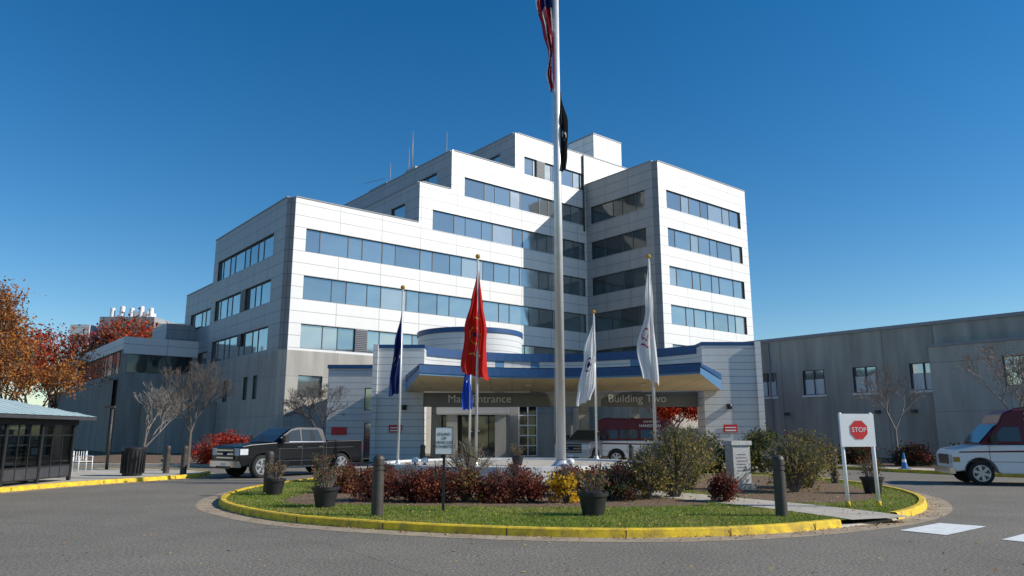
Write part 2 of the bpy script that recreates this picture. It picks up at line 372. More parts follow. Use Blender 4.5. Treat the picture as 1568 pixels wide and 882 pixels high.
mb.box(28.5,28.9,-65,-17,8.502,8.72,COPE); mb.box(27.62,27.9,-65,-35.1,7.003,7.15,COPE)
mb.poly([(28.6,-17,8.5),(46,-17,8.5),(46,-65,8.5),(28.6,-65,8.5)],ROOF)
mb.poly([(28.6,-17,0),(46,-17,0),(46,-17,8.5),(28.6,-17,8.5)],WINGC)
for b in (-24.9,-31.5,-33.8): mb.box(28.35,28.597,b,b+.3,3.0,3.2,FRAME)
mb.box(28.5,28.598,-23.6,-23.5,1,8.4,COPE)
mb.finish("hospital_wing", LOC, ROT)

# ------------------------------------------------------------------ entrance
def arc(x0,y0,xm,ym,x1,y1,n=28):
    out=[]
    for i in range(n+1):
        t=i/n
        l0=(1-t)*(1-2*t); lm=4*t*(1-t); l1=t*(2*t-1)
        out.append((l0*x0+lm*xm+l1*x1, l0*y0+lm*ym+l1*y1))
    return out
mb=MB()
def pier(x0,x1,y0,y1):
    mb.box(x0,x1,y0,y1,0,6.9,GROOVE)
    mb.box(x0-.03,x1+.03,y0-.03,y1+.03,6.9,7.12,BLUE)
pier(-8.3,-5.45,45.8,47.6); pier(11.45,14.6,44.4,46.2)
mb.box(14.6,14.95,44.2,46.4,0,7.12,GROOVE); mb.box(-8.6,-8.3,45.6,47.8,0,7.12,GROOVE)
W1=arc(-5.45,47.0,3.1,51.2,11.45,45.8)
for (p,q) in zip(W1[:-1],W1[1:]):
    mb.poly([(*p,4.2),(*q,4.2),(*q,6.55),(*p,6.55)],LBLUE if R.random()<.12 else GROOVE,uv=[(p[0],4.2),(q[0],4.2),(q[0],6.55),(p[0],6.55)])
    mb.poly([(p[0],p[1]-.12,6.55),(q[0],q[1]-.12,6.55),(q[0],q[1]-.12,7.1),(p[0],p[1]-.12,7.1)],BLUE)
    mb.poly([(p[0],p[1]-.12,7.1),(q[0],q[1]-.12,7.1),(q[0],q[1]+.3,7.1),(p[0],p[1]+.3,7.1)],BLUE)
    mb.poly([(p[0],p[1]-.12,6.55),(q[0],q[1]-.12,6.55),(*q,6.55),(*p,6.55)],BLUE)
mb.poly([(*p,6.9) for p in W1]+[(11.45,58,6.9),(-5.45,58,6.9)],ROOF)
O=arc(-4.55,36.3,2.3,38.8,9.05,35.6); I=arc(-6.55,45.75,3,45.75,12.5,44.35)
for k in range(len(O)-1):
    o0,o1,i0,i1=O[k],O[k+1],I[k],I[k+1]
    mb.poly([(*o0,4.5),(*o1,4.5),(*i1,4.2),(*i0,4.2)],SOFFIT,(0,0,-1))
    mb.poly([(*o0,5.05),(*o1,5.05),(*i1,5.15),(*i0,5.15)],ROOF,(0,0,1))
    mb.poly([(*o0,4.5),(*o1,4.5),(*o1,4.6),(*o0,4.6)],LBLUE)
    mb.poly([(o0[0],o0[1]-.06,4.6),(o1[0],o1[1]-.06,4.6),(o1[0],o1[1]-.06,5.0),(o0[0],o0[1]-.06,5.0)],BLUE)
    mb.poly([(o0[0],o0[1]-.06,4.6),(o1[0],o1[1]-.06,4.6),(o1[0],o1[1],4.6),(o0[0],o0[1],4.6)],BLUE)
    mb.poly([(o0[0],o0[1]-.06,5.0),(o1[0],o1[1]-.06,5.0),(o1[0],o1[1]+.2,5.05),(o0[0],o0[1]+.2,5.05)],BLUE)
for e in (0,-1):
    o,i=O[e],I[e]; s=-1 if e==0 else 1
    mb.poly([(*o,4.5),(*i,4.2),(*i,4.9),(*o,4.95)],LBLUE)
    mb.poly([(o[0]+s*.04,o[1]-.06,4.85),(i[0]+s*.04,i[1],4.85),(i[0]+s*.04,i[1],5.2),(o[0]+s*.04,o[1]-.06,5.0)],BLUE)
mb.box(-5.45,11.45,45.9,46.3,3.3,4.19,BEAM)
mb.facade((-5.45,50.5),(1,0),(0,-1),10.2,0,4.2,[(.7,5.0,.1,2.9),(5.9,7.1,.2,3.6)],CONC,glasses=DGLASS,frame=FRAME,pat=(1.05,1.05),depth=.6)
for k in range(6): mb.box(.45,1.65,50.3,50.36,.2+k*.66,.28+k*.66,WHITE)
for k in range(3): mb.box(.42+k*.6,.5+k*.6,50.29,50.35,.2,3.6,WHITE)
for x in (-3.9,-.75): mb.box(x-.35,x+.35,48.6,49.3,0,3.3,CONC)
mb.box(-4.9,-.2,48.5,50.4,2.9,3.4,GROOVE)
mb.box(4.1,4.75,46.0,50.4,0,3.3,CONC)
mb.box(7.6,8.1,47.6,48.1,0,4.15,CONC)
for x,y in ((.9,41),(7.2,40.6),(-2.4,42.5),(4,43.5)):
    mb.cyl((x,y,4.27),(x,y,4.31),.16,.16,WHITE,12)
for x,y in ((-7,45.76),(13,44.36)):
    mb.box(x-.5,x+.3,y-.03,y-.003,1.75,2.2,RED); mb.box(x-.42,x+.22,y-.045,y-.032,1.82,1.9,WHITE); mb.box(x-.42,x+.22,y-.045,y-.032,2.0,2.06,WHITE)
for x,y in ((-6.6,45.7),(12.9,44.3)): mb.cyl((x,y,3.1),(x,y,3.4),.14,.17,BLACK,10)
ent=mb.finish("entrance_canopy")
text("Main Entrance",.68,(-2.0,45.86,3.76),(rad(90),0,0),WHITE,ent,ext=.02)
text("Building Two",.68,(7.7,45.86,3.78),(rad(90),0,0),WHITE,ent,ext=.02)
mb=MB(); mb.poly([(-8,37.5,.006),(14.5,37.5,.006),(14.5,50.4,.006),(-8,50.4,.006)],CONCR,(0,0,1)); mb.finish("added_bounce_sheet")  # pale sheet added over the road to bounce light onto the soffit

mb=MB(); c=(-3.2,56)
mb.lathe([(3.95,5),(3.95,8.8)],GROOVE,48,c); mb.lathe([(4.03,8.8),(4.03,9.15)],BLUE,48,c); mb.lathe([(4.03,9.15),(.01,9.2)],ROOF,48,c); mb.lathe([(3.95,8.8),(4.03,8.8001)],BLUE,48,c)
mb.finish("rotunda_drum")
mb=MB()
mb.facade((-12.4,50),(1,0),(0,-1),4.0,0,6.0,[(2.5,3.6,3.2,4.7),(2.55,3.6,.1,2.4)],GROOVE)
mb.box(-12.45,-8.4,49.9,50.1,6.0,6.25,BLUE); mb.box(-12.4,-8.4,50.1,57,5.9,6.1,ROOF)
mb.poly([(-12.4,50,0),(-12.4,57,0),(-12.4,57,6),(-12.4,50,6)],CONC)
mb.box(-12.0,-11.0,49.93,49.99,1.6,2.1,RED)
mb.finish("entrance_link_building")

# ------------------------------------------------------------------ ground, road, island
mb=MB(); mb.poly([(-900,-300,-.02),(900,-300,-.02),(900,1500,-.02),(-900,1500,-.02)],LAWN,(0,0,1)); mb.finish("ground")
mb=MB(); mb.poly([(-45,-30,0),(60,-30,0),(60,62,0),(-45,62,0)],ASPH,(0,0,1)); mb.finish("road")

def catmull(P,closed=True,n=6):
    out=[]; N=len(P); rng=range(N) if closed else range(N-1)
    for i in rng:
        if closed: p0,p1,p2,p3=P[(i-1)%N],P[i],P[(i+1)%N],P[(i+2)%N]
        else: p0,p1,p2,p3=P[max(i-1,0)],P[i],P[i+1],P[min(i+2,N-1)]
        for k in range(n):
            t=k/n
            out.append(tuple(.5*((2*p1[j])+(-p0[j]+p2[j])*t+(2*p0[j]-5*p1[j]+4*p2[j]-p3[j])*t*t+(-p0[j]+3*p1[j]-3*p2[j]+p3[j])*t**3) for j in (0,1)))
    if not closed: out.append(P[-1])
    return out
def offset(L,d,closed=True):
    out=[]; N=len(L)
    for i in range(N):
        a=L[(i-1)%N] if closed or i>0 else L[i]; b=L[(i+1)%N] if closed or i<N-1 else L[i]
        tx,ty=b[0]-a[0],b[1]-a[1]; l=math.hypot(tx,ty) or 1
        out.append((L[i][0]-ty/l*d, L[i][1]+tx/l*d))
    return out
ISL=[(-7.75,21.7),(-6.9,18.0),(-4.96,15.3),(-3.1,13.95),(-.5,12.87),(1.85,12.5),(3.96,12.85),(5.94,13.85),(7.6,15.1),(9.3,17.2),(10.7,20.2),(11.3,24),(10.5,29),(8,33),(4,35),(0,35.2),(-3.5,33.3),(-5.8,30),(-7.3,26)]
OUT=catmull(ISL)
H=.14
def kerb(mb,L,closed,gap=None,w=.16,side=1,H=H,paint=YEL):
    IN=offset(L,w*side,closed); BV=offset(L,.02*side,closed); N=len(L)
    for i in range(N if closed else N-1):
        j=(i+1)%N; a,b=L[i],L[j]; g=gap and gap(((a[0]+b[0])/2,(a[1]+b[1])/2))
        h=H if not g else .03; m=paint if not g else CONCR
        Mi=(BV[i][0]*.8+IN[i][0]*.2,BV[i][1]*.8+IN[i][1]*.2); Mj=(BV[j][0]*.8+IN[j][0]*.2,BV[j][1]*.8+IN[j][1]*.2)
        mb.poly([(*a,0),(*b,0),(*BV[j],h-.02),(*BV[i],h-.02)],m)
        mb.poly([(*BV[i],h-.02),(*BV[j],h-.02),(*Mj,h),(*Mi,h)],m,(0,0,1))
        mb.poly([(*Mi,h),(*Mj,h),(*IN[j],h),(*IN[i],h)],m,(0,0,1))
        mb.poly([(*IN[i],0),(*IN[j],0),(*IN[j],h),(*IN[i],h)],m)
        if i%5==0 and not g:   # joints between kerb stones
            t=Vector((b[0]-a[0],b[1]-a[1])).normalized()*.012
            mb.poly([(Mi[0]-t.x,Mi[1]-t.y,h+.003),(Mi[0]+t.x,Mi[1]+t.y,h+.003),(IN[i][0]+t.x,IN[i][1]+t.y,h+.003),(IN[i][0]-t.x,IN[i][1]-t.y,h+.003)],SOIL,(0,0,1))
            o=offset([a,b],-.004*side,False)[0]
            q=(BV[i][0]*.2+o[0]*.8,BV[i][1]*.2+o[1]*.8)
            mb.poly([(o[0]-t.x,o[1]-t.y,.0),(o[0]+t.x,o[1]+t.y,.0),(q[0]+t.x,q[1]+t.y,h-.02),(q[0]-t.x,q[1]-t.y,h-.02)],SOIL)
    return IN
gapf=lambda p: 6.0<p[0]<7.7 and p[1]<16
mb=MB(); IN=kerb(mb,OUT,True,gapf)
mb.finish("island_kerb")
mb=MB(); G1=offset(OUT,-.5)
for i in range(len(OUT)):
    j=(i+1)%len(OUT)
    mb.poly([(*OUT[i],.004),(*OUT[j],.004),(*G1[j],.004),(*G1[i],.004)],GUTTER,(0,0,1))
mb.finish("gutter")
IN2=offset(OUT,.17)
mb=MB(); mb.poly([(*p,.10) for p in IN2],GRASS,(0,0,1)); mb.finish("island_lawn")
def strip(name,L,w,z,m):
    a=offset(L,w/2,False); b=offset(L,-w/2,False); mb=MB()
    for i in range(len(L)-1):
        mb.poly([(*a[i],z),(*a[i+1],z),(*b[i+1],z),(*b[i],z)],m,(0,0,1))
    return mb.finish(name)
PATH=catmull([(6.95,14.35),(6.2,16.3),(4.9,18.6),(3.4,21),(2.4,24.5)],False)
strip("footpath",PATH,1.5,.112,CONCR)
mb=MB()
bed=catmull([(-5.2,17.6),(-3,17.0),(0,16.6),(2.5,16.6),(4.4,17.2),(4.0,19),(2.4,21.5),(1.2,24),(-3.5,24.5),(-5.3,21)])
mb.poly([(*p,.104) for p in bed],SOIL,(0,0,1))
bed2=catmull([(6.6,17.6),(8.6,18.4),(9.6,20.5),(10.4,24),(9.8,28),(6,30),(4.2,25),(5.2,20.5)])
mb.poly([(*p,.104) for p in bed2],SOIL,(0,0,1)); mb.finish("mulch_bed")

mb=MB()
for k in range(5):
    x=6.75+k*1.02; y=13.42-k*1.15
    mb.poly([(x,y,.0085),(x+.46,y-.62,.0085),(x+1.86,y+.55,.0085),(x+1.30,y+1.08,.0085)],WHITEP,(0,0,1))
mb.finish("crosswalk_marking")

LK=catmull([(-16.5,6),(-15.9,14),(-15.0,20),(-14.2,24.3),(-12.7,27.9),(-12.2,30.2),(-13.2,32.5),(-17,34.5),(-30,36)],False)
mb=MB(); kerb(mb,LK,False,w=.16,side=1)
mb.finish("roadside_kerb")
mb=MB(); G2=offset(LK,-.45,False)
for i in range(len(LK)-1): mb.poly([(*LK[i],.004),(*LK[i+1],.004),(*G2[i+1],.004),(*G2[i],.004)],GUTTER,(0,0,1))
mb.finish("gutter")
mb=MB(); mb.poly([(*p,.115) for p in offset(LK,.155,False)]+[(-60,36,.115),(-60,6,.115)],CONCR,(0,0,1)); mb.finish("pavement")
RK=catmull([(40,24.5),(27,25.5),(21,28.2),(17.5,32.5),(15.8,37),(15.5,44)],False)
mb=MB(); kerb(mb,RK,False,w=.16,side=-1); mb.finish("roadside_kerb")
mb=MB(); mb.poly([(*p,.115) for p in offset(RK,-.155,False)]+[(60,44,.115),(60,24.5,.115)],CONCR,(0,0,1)); mb.finish("pavement")
BK=catmull([(-30,40),(-18,39.5),(-13,38.5),(-10,41),(-8.8,44.3)],False)
mb=MB(); kerb(mb,BK,False,w=.16,side=1,paint=CONCR); mb.poly([(*p,.115) for p in offset(BK,.155,False)]+[(-8.8,50,.115),(-30,58,.115)],SOIL,(0,0,1)); mb.finish("planting_strip")
mb=MB(); mb.poly([(17.2,38,.125),(21,31.5,.125),(27,28.5,.125),(45,27.5,.125),(45,40,.125),(17.2,56,.125)],SOIL,(0,0,1)); mb.finish("planting_bed")

mb=MB()
def ell(rx,ry,n=64): return [(0.0+rx*math.cos(2*math.pi*i/n),28.9+ry*math.sin(2*math.pi*i/n)) for i in range(n)]
e0=ell(4.9,4.8); e1=ell(4.6,4.5)
for i in range(64):
    j=(i+1)%64
    mb.poly([(*e0[i],.1),(*e0[j],.1),(*e0[j],.62),(*e0[i],.62)],WFRAME); mb.poly([(*e0[i],.62),(*e0[j],.62),(*e1[j],.62),(*e1[i],.62)],WFRAME)
    mb.poly([(*e1[i],.55),(*e1[j],.55),(*e1[j],.62),(*e1[i],.62)],WFRAME)
mb.poly([(*p,.55) for p in e1],CONCR,(0,0,1))
mb.finish("flagpole_plinth")
for (x,y) in ((-3.3,25.8),(-2.95,25.6),(1.9,24.6)):
    mb=MB(); mb.lathe([(.12,0),(.12,.08),(.05,.1),(.05,.16)],COPE,14); mb.lathe([(.11,.16),(.13,.22),(.11,.29),(.04,.32),(.004,.325)],WHITE,14)
    mb.finish("ground_light",(x,y,.55))

# ------------------------------------------------------------------ flagpoles and flags
def flag_grid(mb,prof,z0,z1,colour,slant=0,amp=.1,folds=3.0,n=16,nz=36,y=0,seed=0):
    def lr(t):
        for (a,b) in zip(prof[:-1],prof[1:]):
            if a[0]<=t<=b[0]:
                k=(t-a[0])/(b[0]-a[0]); k=k*k*(3-2*k)
                return a[1]+(b[1]-a[1])*k, a[2]+(b[2]-a[2])*k
        return prof[-1][1],prof[-1][2]
    G=[]
    for j in range(nz+1):
        t=j/nz; l,r=lr(t); row=[]
        for i in range(n+1):
            u=i/n; x=l+(r-l)*u
            w=min(1,t*2.5)
            yy=y+amp*w*math.sin(u*folds*2*math.pi+seed+t*1.3)+.05*w*math.sin(u*folds*4.3+t*7+seed)
            x+=.035*math.sin(t*9+seed+u*3)*w
            row.append((x,yy,z0+(z1-z0)*t+slant*(u-.5)*t+.03*math.sin(u*folds*6+seed)*t))
        G.append(row)
    for j in range(nz):
        for i in range(n):
            mb.poly([G[j][i],G[j][i+1],G[j+1][i+1],G[j+1][i]],colour((i+.5)/n,(j+.5)/nz),smooth=True)
def fm(n,c,v=.1): return mat(n,c,.75,v,3,spec=.3,trans=.4)
F_RED=fm("flag_red",(.62,.02,.012)); F_GOLD=fm("flag_gold",(.6,.38,.08)); F_NAVY=fm("flag_navy",(.012,.025,.13)); F_BLUE=fm("flag_blue",(.025,.10,.55))
F_WHITE=fm("flag_white",(.80,.80,.80),.04); F_BLACK=fm("flag_black",(.02,.02,.022)); F_PINK=fm("flag_emblem_red",(.55,.08,.10)); F_DRED=fm("flag_stripe_red",(.38,.015,.03))
def pole(name,x,y,ztop,r=.045,zb=.55,fl=None):
    mb=MB()
    mb.lathe([(r*3,zb),(r*3,zb+.05),(r*1.6,zb+.14),(r*1.15,zb+.2)],STEEL,16)
    mb.cyl((0,0,zb),(0,0,ztop),r,r*.65,STEEL,16)
    mb.sphere((0,0,ztop+r*1.6),r*1.9,F_GOLD,12)
    mb.cyl((r+.02,0,zb+1.2),(r*.7+.02,0,ztop-.1),.006,.006,WHITE,4)
    mb.cyl((r,0,zb+1.2),(r+.06,-.03,zb+1.2),.012,.012,STEEL,5)
    if fl: fl(mb)
    return mb.finish(name,(x,y,0))
def ring(u,t,cu,ct,ru,rt): return ((u-cu)/ru)**2+((t-ct)/rt)**2
pole("flagpole",-1.18,24.8,7.6,fl=lambda mb: flag_grid(mb,[(0,-.03,.06),(.3,-.22,.18),(.6,-.42,.3),(.92,-.58,.38),(1,-.5,.42)],7.15,3.55,
     lambda u,t: F_GOLD if (.8<ring(u,t,.45,.62,.24,.085)<1.0 or (abs(t-.80)<.008 and .25<u<.75) or (t>.45 and t<.465 and .4<u<.7)) else F_NAVY if ring(u,t,.45,.62,.10,.025)<1 else F_RED,slant=-.25,seed=.4,n=28,nz=72))
pole("flagpole",-4.07,27,6.95,fl=lambda mb: flag_grid(mb,[(0,-.03,.03),(.4,-.22,.02),(.8,-.42,.0),(1,-.38,-.02)],6.2,3.05,
     lambda u,t: F_GOLD if .85<ring(u,t,.5,.6,.35,.06)<1 else F_NAVY,slant=.2,folds=2,amp=.08,seed=1.4))
pole("flagpole",3.58,32,6.85,fl=lambda mb: flag_grid(mb,[(0,-.04,.03),(.4,-.45,.05),(.8,-.74,.0),(1,-.8,-.25)],6.6,2.95,
     lambda u,t: F_NAVY if .75<ring(u,t,.45,.55,.3,.08)<1 or ring(u,t,.45,.55,.12,.03)<1 else F_WHITE,slant=.3,folds=2.4,seed=2.2,n=24,nz=60))
pole("flagpole",4.75,25,7.65,fl=lambda mb: flag_grid(mb,[(0,-.03,.03),(.4,-.2,.10),(.75,-.5,.16),(1,-.36,.2)],7.5,3.4,
     lambda u,t: F_PINK if .6<ring(u,t,.4,.62,.26,.05)<1 or (abs(t-.71)<.01 and .25<u<.65) else F_WHITE,slant=-.25,folds=2.4,seed=3.2,n=24,nz=60))
pole("flagpole",-1.75,31,6.7,fl=lambda mb: flag_grid(mb,[(0,-.03,.03),(.5,-.3,.05),(1,-.3,.1)],4.9,2.65,lambda u,t: F_WHITE if .6<ring(u,t,.5,.4,.3,.1)<1 else F_BLUE,seed=4,folds=2))
def bigflags(mb):
    flag_grid(mb,[(0,-.2,-.1),(.25,-.75,-.1),(.5,-.45,-.12),(.7,-.28,-.12),(.85,-.38,-.1),(1,-.2,-.1)],18.9,13.9,
        lambda u,t: F_NAVY if (t<.32 and u>.35) else (F_DRED if int(u*6+t*5)%3!=1 else F_WHITE),folds=3,amp=.18,seed=.5,n=24)
    flag_grid(mb,[(0,.1,.16),(.4,.1,.36),(.8,.08,.40),(1,.1,.3)],13.9,10.85,lambda u,t: F_WHITE if .6<ring(u,t,.5,.55,.25,.05)<1 else F_BLACK,folds=1.6,amp=.12,seed=1)
mb=MB()
mb.lathe([(.34,.55),(.34,.62),(.24,.72),(.17,.8)],STEEL,24)
mb.cyl((0,0,.55),(0,0,22),.165,.11,STEEL,24); mb.sphere((0,0,22.2),.2,F_GOLD)
mb.cyl((-.2,0,1.6),(-.14,0,21.8),.008,.008,WHITE,4)
for z in (3.5,6.5,9.5): mb.cyl((0,0,z),(0,0,z+.03),.163-(z*.0024),.163-(z*.0024),COPE,24)
bigflags(mb)
mb.finish("flagpole",(1.62,25.0,0))

# ------------------------------------------------------------------ street furniture
def bollard(x,y,zb=.1,h=1.15,r=.115,m=BOLL):
    mb=MB()
    mb.lathe([(r,0),(r,h*.72),(r*.82,h*.72+.001),(r*.82,h*.755),(r,h*.756),(r,h*.80),(r*.82,h*.801),(r*.82,h*.835),(r,h*.836),(r,h*.93),(r*.8,h*.975),(r*.4,h*.997),(.004,h)],m,20)
    mb.finish("bollard",(x,y,zb))
for x,y in ((-2.62,14.9),(5.2,14.8)): bollard(x,y)
for x,y in ((-6.6,20.6),(-12.9,29.8),(-3.9,33.0),(10.4,24.5),(5.4,34.2),(-13.9,30.5)): bollard(x,y,.1,1.1,.12)

def leaf(mb,c,s,m,rr):
    d=Vector((rr.gauss(0,1),rr.gauss(0,1),rr.gauss(0,1))); d.normalize(); e=d.orthogonal().normalized(); 
    an=rr.uniform(0,6.28); f=(e*math.cos(an)+d.cross(e)*math.sin(an))*s*rr.uniform(.7,1.3); g=d.cross(f)*.6
    c=Vector(c)
    i0=len(mb.v); mb.v.extend([(c-f)[:],(c+g)[:],(c+f)[:],(c-g)[:]]); mb.f.append((i0,i0+1,i0+2,i0+3)); mb.m.append(mb.mi(m)); mb.s.append(False); mb.uv.extend([(0,0),(1,0),(1,1),(0,1)])
def planter(x,y,zb,s=1.0,seed=0):
    mb=MB(); rr=random.Random(seed)
    mb.lathe([(.2*s,0),(.27*s,.36*s),(.30*s,.36*s),(.305*s,.43*s),(.26*s,.43*s),(.255*s,.37*s),(.01,.37*s)],POT,22)
    mb.cyl((0,0,.365*s),(0,0,.372*s),.25*s,.25*s,SOIL,16)
    for k in range(60):
        an=rr.uniform(0,6.28); l=rr.uniform(.2,.48)*s; sp=rr.uniform(.05,.6)
        p=Vector((math.cos(an)*.1*s,math.sin(an)*.1*s,.37*s)); q=p+Vector((math.cos(an)*sp*l,math.sin(an)*sp*l,l))
        mb.cyl(p,q,.006,.003,BARKL,3,False)
        for _ in range(7): leaf(mb,q+Vector((rr.gauss(0,.05),rr.gauss(0,.05),rr.gauss(-.04,.07)))*1,.03*s,rr.choice(PLANTM),rr)
    mb.finish("potted_plant",(x,y,zb))
PLANTM=[leafmat("dry_stem_leaf",(.24,.15,.08)),leafmat("plant_green",(.08,.11,.03)),leafmat("plant_rust",(.20,.075,.04))]
for i,(x,y,z,s) in enumerate(((-4.05,16.6,.1,1),(-6.2,19.9,.1,.95),(-6.3,25.2,.1,1),(1.58,14.95,.1,1.02),(9.6,20.3,.1,1),(.2,27.2,.55,.8))): planter(x,y,z,s,i)

mb=MB()
mb.box(-.028,.028,-.02,.02,0,1.72,BLACK); mb.box(-.19,.19,-.034,-.022,1.13,1.7,WHITE)
for a in (-.19,.178): mb.box(a,a+.012,-.038,-.0345,1.13,1.7,BLACK)
for z in (1.13,1.688): mb.box(-.177,.177,-.038,-.0345,z,z+.012,BLACK)
sg=mb.finish("notice_sign",(-1.42,15.8,.1))
text("IDLING\nOF\nVEHICLES\nPROHIBITED",.085,(0,-.037,1.42),(rad(90),0,0),BLACK,sg,ext=.001)
mb=MB()
for xa,xb in ((-.36,-.4),(.36,.36)):
    mb.cyl((xa,0,0),(xb*.95,0,1.98),.04,.04,WHITE,14)
    mb.sphere((xb*.95,0,1.98),.042,WHITE)
    mb.cyl((xa,0,.0),(xa,0,.12),.055,.055,YEL,12)
mb.box(-.43,.38,-.066,-.045,1.28,1.99,WHITE)
oc=[(.215*math.cos(rad(22.5+45*k)),.215*math.sin(rad(22.5+45*k))) for k in range(8)]
mb.poly([(x*1.09,-.069,1.64+z*1.09) for x,z in oc],WFRAME,(0,-1,0)); mb.poly([(x,-.074,1.64+z) for x,z in oc],RED,(0,-1,0))
st=mb.finish("stop_sign",(7.62,16.6,.1),rad(8))
text("STOP",.145,(0,-.077,1.64),(rad(90),0,0),WHITE,st,ext=.001)
mb=MB()
mb.box(-.36,.36,-.3,.3,0,.18,GRAN); mb.box(-.27,.27,-.22,.22,.18,1.24,GRAN); mb.box(-.32,.32,-.26,.26,1.24,1.36,GRAN)
for k in range(6): mb.box(-.17+ (k%2)*.03,.17-(k%3)*.02,-.226,-.223,.52+k*.09,.545+k*.09,COPE)
mb.finish("stone_monument",(6.5,21.8,.1),rad(14),bevel=.015)
mb=MB(); mb.lathe([(.33,0),(.35,.05),(.40,.95),(.42,.97),(.42,1.03),(.30,1.08),(.28,1.08),(.28,.9),(.01,.9)],POT,22)
for k in range(20):
    an=k*math.pi/10; mb.box(.395*math.cos(an)-.02,.395*math.cos(an)+.02,.395*math.sin(an)-.02,.395*math.sin(an)+.02,.1,.92,BLACK)
mb.finish("litter_bin",(-14.3,28.6,.115))
mb=MB(); CB=mat("cone_blue",(.03,.17,.42),.5); mb.box(-.19,.19,-.19,.19,0,.04,CB); mb.lathe([(.14,.04),(.095,.3)],CB,18); mb.lathe([(.095,.3),(.075,.43)],WHITE,18); mb.lathe([(.075,.43),(.035,.72),(.02,.72)],CB,18)
mb.finish("traffic_cone",(17.6,34.0,.115))
mb=MB()
for x in (-.27,.27):
    mb.cyl((x,-.25,0),(x,-.22,.62),.02,.02,WHITE,6); mb.cyl((x,.25,0),(x,.3,.85),.02,.02,WHITE,6); mb.cyl((x,-.25,.62),(x,.27,.64),.02,.02,WHITE,6); mb.cyl((x,-.24,.42),(x,.26,.4),.018,.018,WHITE,6)
for k in range(6): mb.box(-.27,.27,-.24+k*.085,-.2+k*.085,.415,.43,WHITE)
for k in range(6): mb.box(-.26+k*.095,-.24+k*.095,.265,.28,.45,.83,WHITE)
mb.finish("garden_chair",(-17.9,31.6,.115),rad(55))
mb=MB(); mb.cyl((0,0,0),(0,0,2.7),.07,.055,BOLL,10); mb.box(-.35,.1,-.08,.08,2.68,2.78,BOLL); mb.finish("lamp_post",(-17.9,33.5,.115))
mb=MB(); GR=mat("hydrant_green",(.02,.09,.05),.5); mb.lathe([(.16,0),(.16,.06),(.11,.08),(.11,.55),(.15,.57),(.15,.62),(.11,.72),(.04,.8),(.03,.86)],GR,14); mb.cyl((-.2,0,.42),(.2,0,.42),.055,.055,GR,10); mb.finish("fire_hydrant",(-14.9,32.6,.115))

# bus shelter
SG=clear_glass("shelter_glass")
mb=MB()
x0,x1,y0,y1=-19.9,-15.05,17.2,25.8
nY=5
for k in range(nY+1):
    y=y0+(y1-y0)*k/nY
    for x in (x1,x0): mb.box(x-.05,x+.05,y-.05,y+.05,.115,2.1,BLACK)
for k in range(nY):
    ya=y0+(y1-y0)*k/nY+.05; yb=y0+(y1-y0)*(k+1)/nY-.05
    for x in (x1,x0):
        if not (x==x1 and k in (1,)):
            mb.box(x-.006,x+.006,ya,yb,.62,1.95,SG)
            mb.box(x-.02,x+.02,ya,yb,.28,.6,FRAME)
            mb.box(x-.025,x+.025,ya,yb,.6,.65,BLACK); mb.box(x-.03,x+.03,ya,yb,.24,.28,BLACK); mb.box(x-.02,x+.02,ya,yb,1.60,1.63,BLACK)
            for q in (1,2): mb.box(x-.02,x+.02,ya+(yb-ya)*q/3-.015,ya+(yb-ya)*q/3+.015,.28,1.95,BLACK)
for y in (y0,y1):
    for k in range(3):
        xa=x0+(x1-x0)*k/3+.03; xb=x0+(x1-x0)*(k+1)/3-.03
        mb.box(xa,xb,y-.006,y+.006,.62,1.95,SG); mb.box(xb,xb+.06,y-.04,y+.04,.115,2.1,BLACK); mb.box(xa,xb,y-.02,y+.02,.28,.62,FRAME)
mb.box(x0-.1,x1+.1,y0-.1,y1+.1,1.95,2.12,BLACK)
ex0,ex1,ey0,ey1=x0-.45,x1+.45,y0-.45,y1+.55; rz0,rz1=2.24,3.0; rx=(x0+x1)/2; ra,rb=y0+2.2,y1-2.2
mb.box(ex0,ex1,ey0,ey1,2.12,2.22,FRAME)
mb.poly([(ex1,ey0,rz0),(ex1,ey1,rz0),(rx,rb,rz1),(rx,ra,rz1)],HROOF); mb.poly([(ex0,ey0,rz0),(ex0,ey1,rz0),(rx,rb,rz1),(rx,ra,rz1)],HROOF)
mb.poly([(ex0,ey1,rz0),(ex1,ey1,rz0),(rx,rb,rz1)],HROOF); mb.poly([(ex0,ey0,rz0),(ex1,ey0,rz0),(rx,ra,rz1)],HROOF)
k=ey0+.3
while k<ey1-.2:
    f=min(1,max(0,(k-ey0)/(ra-ey0)),max(0,(ey1-k)/(ey1-rb)))
    mb.cyl((ex1,k,rz0+.01),(ex1+(rx-ex1)*f,k,rz0+(rz1-rz0)*f+.01),.018,.018,HROOF,4,False); k+=.42
mb.box(-19.4,-18.9,18,25,.5,.56,BOLL); mb.box(-16.2,-15.7,20,25,.5,.56,BOLL)
for y in (18.2,21.5,24.8): mb.box(-19.3,-19.0,y-.04,y+.04,.115,.5,BLACK); mb.box(-16.1,-15.8,y-.04,y+.04,.115,.5,BLACK)
mb.box(-17.6,-16.9,25.3,25.5,.9,1.8,WFRAME)
mb.finish("bus_shelter")

